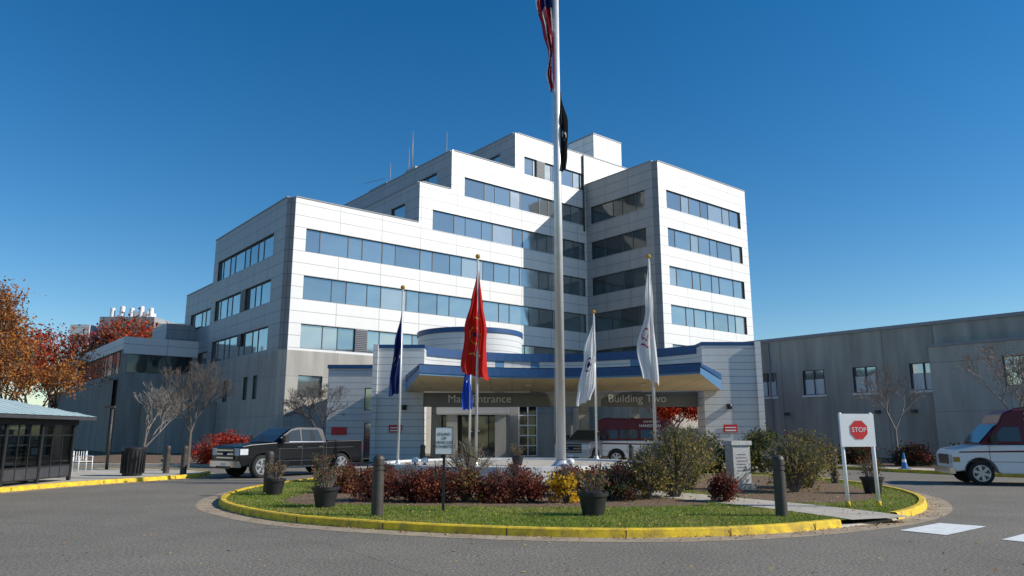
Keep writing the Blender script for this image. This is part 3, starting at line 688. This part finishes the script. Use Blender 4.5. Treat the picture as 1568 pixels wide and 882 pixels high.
# ------------------------------------------------------------------ vehicles
def wheel(mb,x,y,r,side,w=.24):
    ya=y; yb=y-side*w
    mb.cyl((x,ya-side*.02,r),(x,yb,r),r,r,TYRE,28)
    mb.cyl((x,ya-side*.02,r),(x,ya+side*.0,r),r*.97,r*.9,TYRE,28)
    mb.cyl((x,ya,r),(x,ya+side*.006,r),r*.66,r*.64,FRAME,24)
    mb.cyl((x,ya+side*.004,r),(x,ya+side*.02,r),r*.18,r*.15,RIM,12)
    for k in range(6):
        an=k*math.pi/3+.3; c,s=math.cos(an),math.sin(an)
        px,pz=-s*.035,c*.035
        pts=[(x+c*r*.12+px,r+s*r*.12+pz),(x+c*r*.64+px*1.5,r+s*r*.64+pz*1.5),(x+c*r*.64-px*1.5,r+s*r*.64-pz*1.5),(x+c*r*.12-px,r+s*r*.12-pz)]
        mb.poly([(p[0],ya+side*.014,p[1]) for p in pts],RIM,(0,side,0))
    for k in range(24):
        a0=2*math.pi*k/24; a1=2*math.pi*(k+1)/24
        mb.poly([(x+math.cos(a)*rr*r,ya+side*.012,r+math.sin(a)*rr*r) for a,rr in ((a0,.62),(a1,.62),(a1,.7),(a0,.7))],RIM,(0,side,0))
def archpts(cx,cz,r,a0,a1,n=10): return [(cx+r*math.cos(rad(a0+(a1-a0)*k/n)),cz+r*math.sin(rad(a0+(a1-a0)*k/n))) for k in range(n+1)]
def loft(mb,prof,hw,m):
    N=len(prof)
    Lp=[(x,hw(x,z),z) for x,z in prof]; Rp=[(x,-hw(x,z),z) for x,z in prof]
    mb.poly(Lp,m); mb.poly(Rp,m)
    for i in range(N):
        j=(i+1)%N; mb.poly([Lp[i],Lp[j],Rp[j],Rp[i]],m)
def sidepanel(mb,pts,hw,off,m):
    for s in (1,-1): mb.poly([(x,s*(hw(x,z)+off),z) for x,z in pts],m,(0,s,0))
def seam(mb,a,b,hw,off=.004,w=.008,m=None):
    dx,dz=b[0]-a[0],b[1]-a[1]; l=math.hypot(dx,dz); nx,nz=-dz/l*w,dx/l*w
    sidepanel(mb,[(a[0]-nx,a[1]-nz),(b[0]-nx,b[1]-nz),(b[0]+nx,b[1]+nz),(a[0]+nx,a[1]+nz)],hw,off,m or FRAME)
def pickup(name,loc,rz,paint,dark=True):
    body=MB(); hw=lambda x,z:.98
    prof=[(2.84,.45),(2.93,.62),(2.93,1.05),(2.84,1.19),(2.5,1.25),(1.42,1.32),(-1.0,1.33),(-1.02,1.36),(-2.86,1.39),(-2.9,.6),(-2.85,.55)]+archpts(-1.78,.42,.53,170,10)+[(-1.2,.4),(1.35,.4)]+archpts(1.95,.42,.53,170,10)
    loft(body,prof,hw,paint)
    hw2=lambda x,z:.93-(z-1.3)*.26
    cab=[(1.46,1.3),(1.05,1.60),(.62,1.86),(.3,1.93),(-.72,1.92),(-.92,1.85),(-1.04,1.3)]
    loft(body,cab,hw2,paint)
    ob=body.finish(name,loc,rz,bevel=.05)
    d=MB()
    sidepanel(d,[(1.22,1.37),(.98,1.58),(.60,1.79),(.22,1.84),(.22,1.37)],hw2,.012,VGLASS)
    sidepanel(d,[(.14,1.37),(.14,1.84),(-.66,1.83),(-.84,1.37)],hw2,.012,VGLASS)
    seam(d,(1.25,1.35),(-.88,1.35),hw2,.015,.012,CHROME)
    d.poly([(1.44,-.86,1.345),(1.44,.86,1.345),(1.065,.79,1.62),(1.065,-.79,1.62)],VGLASS); d.poly([(1.065,-.79,1.62),(1.065,.79,1.62),(.67,.71,1.86),(.67,-.71,1.86)],VGLASS)
    d.poly([(-1.05,-.8,1.4),(-1.05,.8,1.4),(-.96,.7,1.82),(-.96,-.7,1.82)],VGLASS)
    for a,b in (((.18,.45),(.18,1.32)),((1.22,.5),(1.22,1.3)),((-.86,.7),(-.86,1.32)),((-1.0,.45),(-1.0,1.34)),((-2.4,1.12),(1.3,1.08)),((1.3,.62),(-1.1,.62))): seam(d,a,b,hw)
    for x in (.32,-.7):
        for s in (1,-1): d.box(x-.1,x+.1,s*.995-.012,s*.995+.012,1.13,1.17,CHROME)
    for s in (1,-1):
        d.box(1.0,1.18,s*1.14-.12,s*1.14+.12,1.33,1.6,BLACK); d.box(1.06,1.12,min(s*.92,s*1.1),max(s*.92,s*1.1),1.36,1.41,BLACK)
        wheel(d,1.95,s*.985,.43,s); wheel(d,-1.78,s*.985,.43,s)
        for cx in (1.95,-1.78):
            ap=archpts(cx,.42,.53,180,0,12)
            d.poly([(x,s*.70,z) for x,z in ap],BLACK)
            rp=archpts(cx,.42,.56,178,2,12); 
            for (p,q),(p2,q2) in zip(zip(ap[:-1],ap[1:]),zip(rp[:-1],rp[1:])):
                d.poly([(p[0],s*.984,p[1]),(q[0],s*.984,q[1]),(q2[0],s*.992,q2[1]),(p2[0],s*.992,p2[1])],BLACK)
        d.box(-1.1,1.3,min(s*.9,s*1.04),max(s*.9,s*1.04),.36,.41,CHROME)
        d.poly([(2.945,s*.62,.86),(2.945,s*.95,.84),(2.94,s*.95,1.12),(2.945,s*.62,1.12)],LAMP,(1,0,0))
        d.box(2.6,2.93,min(s*.975,s*.988),max(s*.975,s*.988),.88,1.1,LAMP)
        d.box(-2.91,-2.87,s*.9-.06,s*.9+.06,.85,1.25,TAIL)
    d.box(2.935,2.955,-.6,.6,.68,1.14,BLACK)
    for k in range(3): d.box(2.956,2.972,-.58,.58,.74+k*.14,.79+k*.14,CHROME)
    d.box(2.972,2.98,-.14,.14,.86,.98,F_NAVY)
    d.box(2.85,3.02,-.97,.97,.42,.64,CHROME if dark else paint); d.box(3.02,3.03,-.5,.5,.36,.46,BLACK); d.box(3.02,3.032,-.16,.16,.48,.58,WHITE)
    d.box(-3.0,-2.88,-.95,.95,.45,.6,CHROME)
    d.box(-2.8,-1.1,-.9,.9,1.38,1.41,BLACK)
    d.finish("fittings",parent=ob)
    return ob
pickup("pickup_truck",(-9.1,31.2,0),rad(-129),VBLACK)
pickup("pickup_truck",(4.6,42.6,0),rad(-120),VSILV,False)
def van(name,loc,rz,tside=1):
    body=MB(); hw=lambda x,z:1.0
    prof=[(2.86,.42),(2.93,.6),(2.93,.98),(2.82,1.14),(2.05,1.30),(-2.75,1.30),(-2.8,.5)]+archpts(-1.75,.4,.46,172,8)+[(-1.2,.36),(1.5,.36)]+archpts(2.1,.4,.46,172,8)
    loft(body,prof,hw,VWHITE)
    ob=body.finish(name,loc,rz,bevel=.05)
    hw2=lambda x,z:.985-(z-1.25)*.10
    u=MB(); up=[(2.08,1.302),(1.42,2.02),(1.25,2.34),(.95,2.47),(-2.4,2.52),(-2.72,2.40),(-2.76,1.302)]
    loft(u,up,hw2,MAROON); u.finish("upper_body",parent=ob,bevel=.06)
    d=MB()
    sidepanel(d,[(1.74,1.42),(1.34,1.88),(.85,1.88),(.85,1.42)],hw2,.012,VGLASS)
    for a,b in ((.62,-.4),(-.55,-1.5),(-1.65,-2.55)): sidepanel(d,[(a,1.42),(a,1.88),(b,1.88),(b,1.42)],hw2,.012,VGLASS)
    d.poly([(2.055,-.88,1.37),(2.055,.88,1.37),(1.50,.84,1.98),(1.50,-.84,1.98)],VGLASS)
    sidepanel(d,[(2.7,1.04),(-2.7,1.12),(-2.7,1.20),(2.7,1.08)],hw,.006,MAROON)
    for a,b in (((.75,.45),(.75,1.29)),((1.8,.55),(1.8,1.27)),((-.45,.4),(-.45,1.29)),((-1.15,.6),(-1.15,1.29)),((2.5,.75),(-2.6,.75))): seam(d,a,b,hw)
    for s in (1,-1):
        wheel(d,2.1,s*1.005,.38,s); wheel(d,-1.75,s*1.005,.38,s)
        for cx in (2.1,-1.75):
            ap=archpts(cx,.4,.46,180,0,12); d.poly([(x,s*.72,z) for x,z in ap],BLACK)
            rp=archpts(cx,.4,.49,178,2,12)
            for (p,q),(p2,q2) in zip(zip(ap[:-1],ap[1:]),zip(rp[:-1],rp[1:])):
                d.poly([(p[0],s*1.004,p[1]),(q[0],s*1.004,q[1]),(q2[0],s*1.01,q2[1]),(p2[0],s*1.01,p2[1])],BLACK)
        d.box(1.6,1.77,s*1.16-.1,s*1.16+.1,1.32,1.62,BLACK); d.box(1.65,1.71,min(s*.9,s*1.1),max(s*.9,s*1.1),1.36,1.42,BLACK)
        d.poly([(2.942,s*.62,.70),(2.942,s*.94,.70),(2.94,s*.94,.96),(2.942,s*.62,.96)],LAMP,(1,0,0))
        d.box(2.7,2.9,min(s*.99,s*1.008),max(s*.99,s*1.008),.74,.9,F_GOLD)
        d.box(.55,.68,s*1.0-.015,s*1.0+.015,1.0,1.04,BLACK)
        d.box(-2.83,-2.78,s*.9-.05,s*.9+.05,.8,1.15,TAIL)
    d.box(2.932,2.95,-.58,.58,.66,.98,BLACK)
    for k in range(3): d.box(2.95,2.96,-.56,.56,.70+k*.09,.72+k*.09,CHROME)
    d.box(2.86,3.03,-.98,.98,.36,.56,CHROME); d.box(-2.95,-2.8,-.98,.98,.36,.52,FRAME)
    for x in (.4,-.9,-2.2): d.box(x-.04,x+.04,-.7,.7,2.49,2.55,BLACK)
    d.finish("fittings",parent=ob)
    rzt=rad(180) if tside==1 else 0
    text("CONSTRUCT",.15,(.2,tside*.90,2.31),(rad(84),0,rzt),WHITE,ob,ext=.004)
    text("HANDIVAN",.22,(.1,tside*.915,2.09),(rad(84),0,rzt),WHITE,ob,ext=.004)
    return ob
van("minibus",(17.8,25.45,0),rad(164),1)
van("minibus",(7.6,41.6,0),rad(-14),-1)

# ------------------------------------------------------------------ vegetation
def branches(mb,p,d,L,r,depth,rr,m,tips,spread=.55,up=.12,kids=(2,3),minr=.012,sides=5):
    n=3; q=Vector(p); dd=Vector(d)
    for k in range(n):
        dd=(dd+Vector((rr.gauss(0,.1),rr.gauss(0,.1),rr.gauss(0,.06)+up*.3))).normalized()
        q2=q+dd*L/n; ra=max(r*(1-.3*k/n),minr*.7); rb=max(r*(1-.3*(k+1)/n),minr*.7)
        mb.cyl(q,q2,ra,rb,m,sides if depth>2 else 3,False); 
        if depth<=2 and k>0: tips.append(q2.copy())
        if depth>0 and k==1 and rr.random()<.6:
            an=rr.uniform(0,6.28); e=dd.orthogonal().normalized(); e2=dd.cross(e)
            nd=(dd+(e*math.cos(an)+e2*math.sin(an))*spread*1.3).normalized()
            branches(mb,q2,nd,L*.62,rb*.5,depth-1,rr,m,tips,spread,up,kids,minr,sides)
        q=q2
    tips.append(q.copy())
    if depth==0: return
    for _ in range(rr.randint(*kids)):
        an=rr.uniform(0,6.28); e=dd.orthogonal().normalized(); e2=dd.cross(e)
        nd=(dd+(e*math.cos(an)+e2*math.sin(an))*spread*rr.uniform(.6,1.3)+Vector((0,0,up))).normalized()
        branches(mb,q,nd,L*rr.uniform(.62,.82),r*.62,depth-1,rr,m,tips,spread,up,kids,minr,sides)
def tree(name,x,y,h,seed,leafm=None,nleaf=0,lsize=.12,bark=BARK,depth=5,spread=.55,trunk=.28,z=.1,jit=.35,r=None,multi=1,minr=.012,kids=(2,3)):
    rr=random.Random(seed); mb=MB(); tips=[]
    r=r or h*.017
    for k in range(multi):
        an=rr.uniform(0,6.28); d=Vector((0,0,1)) if multi==1 else Vector((math.cos(an+k*2.1)*.45,math.sin(an+k*2.1)*.45,1)).normalized()
        p1=d*h*trunk
        mb.cyl((0,0,0),p1*.1,r*1.5,r*1.1,bark,8,False); mb.cyl(p1*.1,p1,r*1.1,r*.85,bark,8,False)
        for _ in range(4 if multi==1 else 2):
            a2=rr.uniform(0,6.28); nd=(d+Vector((math.cos(a2),math.sin(a2),0))*spread*.8).normalized()
            branches(mb,p1*rr.uniform(.85,1),nd,h*.23,r*.6,depth-1,rr,bark,tips,spread,.14,kids,minr)
    zmax=max(v[2] for v in mb.v); f=h/zmax
    mb.v=[(v[0]*f,v[1]*f,v[2]*f) for v in mb.v]; tips=[t*f for t in tips]
    if leafm and tips:
        per=nleaf/len(tips)
        for t in tips:
            if rr.random()<.2: continue
            k=rr.choice(leafm)
            q=per*rr.uniform(.2,1.8); q=int(q)+(rr.random()<q-int(q))
            for _ in range(q):
                leaf(mb,t+Vector((rr.gauss(0,jit),rr.gauss(0,jit),rr.gauss(0,jit*.8))),lsize,k if rr.random()<.7 else rr.choice(leafm),rr)
    return mb.finish(name,(x,y,z))
ORG=[leafmat("autumn_orange",(.40,.13,.03)),leafmat("autumn_brown",(.22,.08,.03)),leafmat("autumn_gold",(.48,.22,.05))]
REDL=[leafmat("autumn_red",(.42,.035,.02)),leafmat("autumn_dark_red",(.22,.025,.015)),leafmat("autumn_scarlet",(.58,.09,.03))]
tree("autumn_tree",-41.2,59,13.8,3,ORG,17000,.12,depth=6,jit=.4,minr=.03,spread=.72,kids=(2,3))
tree("autumn_tree",-52,66,13,4,ORG,12000,.17,depth=5,jit=.9,minr=.03)
tree("autumn_tree",-36.6,57,8.6,14,ORG,8000,.10,depth=5,jit=.45,minr=.03,spread=.7)
for i,(x,y,h) in enumerate(((-58.5,96,14.6),(-50.5,98,16.6),(-64,94,15.6),(-46.5,95,15.0))):
    tree("red_maple_tree",x,y,h,20+i,REDL+ORG[:1],3600,.2,depth=5,jit=.7,minr=.05)
tree("bare_tree",-19.9,40,4.4,31,bark=BARKL,depth=6,spread=.6,trunk=.18,multi=2,minr=.011)
tree("bare_tree",-14.2,33.2,4.9,32,bark=BARK,depth=6,spread=.5,trunk=.4,minr=.010)
tree("bare_tree",-10.9,42.5,4.5,33,bark=BARK,depth=6,spread=.7,trunk=.32,minr=.012)
tree("bare_tree",20.4,40,5.5,37,ORG[1:],80,.04,bark=BARKL,depth=6,spread=.62,trunk=.4,minr=.012,jit=.15)
tree("bare_tree",24.2,36,6.0,35,ORG[:2],1300,.04,bark=BARKL,depth=6,spread=.65,trunk=.4,minr=.012,jit=.25)
tree("red_maple_tree",11.2,53,4.6,36,REDL[::2],9000,.10,depth=5,jit=.3,trunk=.2)

def shrub(name,x,y,rx,h,seed,mats,n=1500,ls=.035,z=.1,twigs=60,twm=BARK,open_=0):
    rr=random.Random(seed); mb=MB()
    cl=[]
    for k in range(22):
        an=rr.uniform(0,6.28); q=rr.random()**.5; ph=rr.uniform(.15,1)
        cl.append(Vector((math.cos(an)*rx*.75*q*math.sqrt(max(.1,1-(ph-.4)**2)),math.sin(an)*rx*.75*q,h*ph*(.92-.3*q*q))))
    for k in range(twigs):
        an=rr.uniform(0,6.28); q=rr.random()
        e=Vector((math.cos(an)*rx*q,math.sin(an)*rx*q,h*rr.uniform(.75,1.12)*(1-.35*q*q)))
        m=Vector((e.x*.35,e.y*.35,e.z*.55)); mb.cyl((e.x*.1,e.y*.1,0),m,.012,.008,twm,3,False); mb.cyl(m,e,.008,.004,twm,3,False)
        if open_:
            for _ in range(open_):
                t=rr.uniform(.3,1); leaf(mb,m.lerp(e,t)+Vector((rr.gauss(0,.05),rr.gauss(0,.05),rr.gauss(0,.05))),ls,rr.choice(mats),rr)
            e2=e+Vector((rr.gauss(0,.12),rr.gauss(0,.12),rr.uniform(-.05,.12))); mb.cyl(m.lerp(e,.6),e2,.006,.003,twm,3,False)
    sg=.17*rx+.02
    for c in cl:
        k=rr.choice(mats)
        for _ in range(n//22):
            p=c+Vector((rr.gauss(0,sg),rr.gauss(0,sg),rr.gauss(0,sg*.8)))
            if p.z<.02: p.z=rr.uniform(.02,.1)
            leaf(mb,p,ls,k if rr.random()<.6 else rr.choice(mats),rr)
    mb.finish(name,(x,y,z))
BARB=[leafmat("barberry_red",(.19,.036,.024)),leafmat("barberry_dark",(.085,.022,.015)),leafmat("barberry_rust",(.28,.085,.04))]
YG=[leafmat("shrub_olive",(.21,.18,.035)),leafmat("shrub_straw",(.42,.29,.09)),leafmat("shrub_green",(.10,.12,.025))]
YLW=[leafmat("shrub_yellow",(.75,.48,.03)),leafmat("shrub_gold",(.55,.30,.02))]
DGR=[leafmat("yew_green",(.025,.045,.016)),leafmat("yew_light",(.05,.07,.022))]
k=0
for (u,y,r,h) in ((-3.3,18.1,.66,.80),(-2.75,19.6,.6,.8),(-2.35,17.9,.58,.76),(-1.75,17.8,.54,.74),(-1.1,17.9,.58,.72),(-.35,17.8,.55,.74),(.45,17.9,.58,.76),(1.35,19.6,.5,.8),
                  (2.2,19,.5,.78),(-4.6,20.6,.6,.75),(-4.9,22.4,.6,.7),(-3.8,22.3,.6,.75),(-2.2,22.4,.55,.7),(.1,22.8,.5,.7),(1.7,22.6,.5,.6),(5.0,17.9,.42,.64),(3.2,22.5,.5,.8)):
    k+=1; shrub("barberry_shrub",u,y,r*(.9+.2*((k*37)%10)/10),h*(.9+.2*((k*53)%10)/10),100+k,BARB if k%5 else BARB+YG[:1],2100,.034,twigs=70)
shrub("yellow_shrub",1.25,17.6,.42,.85,201,YLW,900,.045)
shrub("dark_evergreen_shrub",2.55,18.2,.5,.8,202,DGR+BARB[1:2],2600,.03)
for i,(x,y,r,h) in enumerate(((4.1,19.2,1.1,1.65),(5.0,21.5,1.0,1.6),(7.7,20.8,.95,1.35),(8.7,22.4,1.15,1.55),(3.3,18.6,.65,1.1))):
    shrub("spirea_shrub",x,y,r,h,210+i,YG,1400,.035,twigs=360,twm=BARKL,open_=7)
shrub("dwarf_shrub",-1.2,21.4,.8,1.3,220,YG,500,.03,twigs=160,twm=BARKL,open_=3)
for i,(x,y,r,h) in enumerate(((-14.3,38.6,1.3,1.7),(-12.6,39.6,1.2,1.7),(-15.9,39.8,1.2,1.5),(-11.7,41.4,1.0,1.4))):
    shrub("burning_bush",x,y,r,h,230+i,REDL,2800,.065)
for i,(x,y,r,h) in enumerate(((10.2,31,1.2,1.7),(8.2,31.5,1.1,1.5),(12.2,36,1.3,1.9),(17.8,39.5,1.2,1.3),(22,36,1.1,1.2),(19.8,37.6,1.1,1.1),(15.9,42,1.3,1.5))):
    shrub("evergreen_shrub",x,y,r,h,240+i,DGR+BARB[:2] if i>2 else DGR+YG[:1],3000,.06)

def inpoly(p,P):
    c=False; j=len(P)-1
    for i in range(len(P)):
        if (P[i][1]>p[1])!=(P[j][1]>p[1]) and p[0]<(P[j][0]-P[i][0])*(p[1]-P[i][1])/(P[j][1]-P[i][1])+P[i][0]: c=not c
        j=i
    return c
mb=MB(); rr=random.Random(5); cnt=0
pa=[(p[0],p[1]) for p in PATH]
for m in BLADES: mb.mi(m)
while cnt<48000:
    x=rr.uniform(-8,11.5); y=12.4+rr.random()**1.5*15
    if not inpoly((x,y),IN2): continue
    if (inpoly((x,y),bed) or inpoly((x,y),bed2)) and rr.random()<.97: continue
    if min((x-a)**2+(y-b)**2 for a,b in pa)<.62: continue
    h=rr.uniform(.02,.055); an=rr.uniform(0,3.14); w=.009; dx,dy=math.cos(an)*w,math.sin(an)*w
    i0=len(mb.v); mb.v.extend([(x-dx,y-dy,.1),(x+dx,y+dy,.1),(x+rr.gauss(0,.03),y+rr.gauss(0,.03),.1+h)]); mb.f.append((i0,i0+1,i0+2))
    pz=math.sin(x*1.3+1)*math.sin(y*1.7)+rr.gauss(0,.7)
    mb.m.append(0 if pz<.1 else 1 if pz<1.1 else 2); mb.s.append(False); mb.uv.extend([(0,0),(1,0),(0,1)]); cnt+=1
mb.finish("lawn_grass")
mb=MB(); cnt=0
GO=[offset(OUT,-q) for q in (.03,.08,.14,.22,.34)]
while cnt<4600:
    r=rr.random()
    if r<.55:
        x=rr.uniform(-8,11.5); y=rr.uniform(12.4,26)
        if not inpoly((x,y),IN2): continue
        z=.13
    elif r<.80:
        k=rr.randrange(len(OUT)); g=GO[int(rr.random()**1.6*5)]; x,y=g[k][0]+rr.gauss(0,.12),g[k][1]+rr.gauss(0,.05)
        if inpoly((x,y),OUT): continue
        z=.018
    elif r<.96:
        k=rr.randrange(len(LK)-1); q=rr.random()**1.8*.6; t=rr.random(); x=LK[k][0]*(1-t)+LK[k+1][0]*t+.06+q; y=LK[k][1]*(1-t)+LK[k+1][1]*t; z=.018
        if y>31: continue
    else:
        x=rr.uniform(-12,14); y=rr.uniform(8,13); z=.012
        if inpoly((x,y),OUT): continue
    s=rr.uniform(.012,.036); c=Vector((x,y,z)); n=Vector((rr.gauss(0,.35),rr.gauss(0,.35),1)).normalized(); e=n.orthogonal().normalized()*s; f=n.cross(e)*.6
    mb.poly([c-e,c+f,c+e,c-f],rr.choice(LITTER)); cnt+=1
mb.finish("fallen_leaves")

# distant structures and trees
mb=MB(); 
mb.box(-72.5,-69.3,120,126,0,19.3,PANEL); mb.box(-67.8,-58.8,120,130,0,20.6,PANELB)
for k in range(5): mb.lathe([(.4,20.6),(.4,22.2+.3*(k%2)),(.25,22.3+.3*(k%2)),(.25,22.0)],WHITE,12,(-66.6+k*1.6,121.5))
mb.box(-64,-61.5,123,126,20.6,22.0,WHITE)
for z in (15.5,17.8): mb.box(-67.3,-59.3,119.9,119.99,z,z+1.0,FRAME)
mb.box(-72,-69.8,119.9,119.99,16.5,17.6,FRAME)
mb.box(-58.8,-53.5,121,126,0,19.6,CONC); mb.box(-58,-56,120.9,120.99,16.5,17.5,FRAME)
mb.finish("distant_plant_building")
mb=MB(); rr=random.Random(9)
for k in range(60):
    x=-120+k*1.9+rr.gauss(0,1.5); y=118+rr.gauss(0,8) if x>-60 else 80+rr.gauss(0,6); h=rr.uniform(5,9)
    mb.cyl((x,y,0),(x,y,h*.7),.2,.1,BARK,5,False)
    for _ in range(260):
        v=Vector((rr.gauss(0,1.6),rr.gauss(0,1.6),h*rr.uniform(.25,1)+rr.gauss(0,.4))); leaf(mb,Vector((x,y,0))+v,.38,rr.choice(DGR+ORG[:2]+YG[:1]),rr)
mb.finish("distant_trees")

# ------------------------------------------------------------------ light, sky, camera
sdir=Vector((.841,-.107,.53)).normalized()
sun=bpy.data.lights.new("sun",'SUN'); sun.energy=5.0; sun.angle=rad(.5); sun.color=(1,.95,.86)
so=bpy.data.objects.new("sun",sun); scene.collection.objects.link(so); so.rotation_euler=sdir.to_track_quat('Z','Y').to_euler()
w=bpy.data.worlds.new("World"); scene.world=w; w.use_nodes=True; nt=w.node_tree
sk=nt.nodes.new("ShaderNodeTexSky"); sk.sky_type='NISHITA'; sk.sun_disc=False; sk.sun_elevation=rad(32); sk.sun_rotation=rad(97.2)
sk.altitude=50; sk.air_density=1.0; sk.dust_density=.1; sk.ozone_density=2.4
hs=nt.nodes.new("ShaderNodeHueSaturation"); hs.inputs["Saturation"].default_value=1.4; hs.inputs["Value"].default_value=1.15
nt.links.new(sk.outputs[0],hs.inputs["Color"])
nt.links.new(hs.outputs[0],nt.nodes["Background"].inputs[0]); nt.nodes["Background"].inputs[1].default_value=.105
cam=bpy.data.cameras.new("camera"); cam.lens=25.94; cam.sensor_width=36; cam.clip_end=3000
co=bpy.data.objects.new("camera",cam); scene.collection.objects.link(co); co.location=(0,0,1.65); co.rotation_euler=(rad(90+11.2),0,0)
scene.camera=co
scene.view_settings.view_transform='Standard'; scene.view_settings.look='None'; scene.view_settings.exposure=0
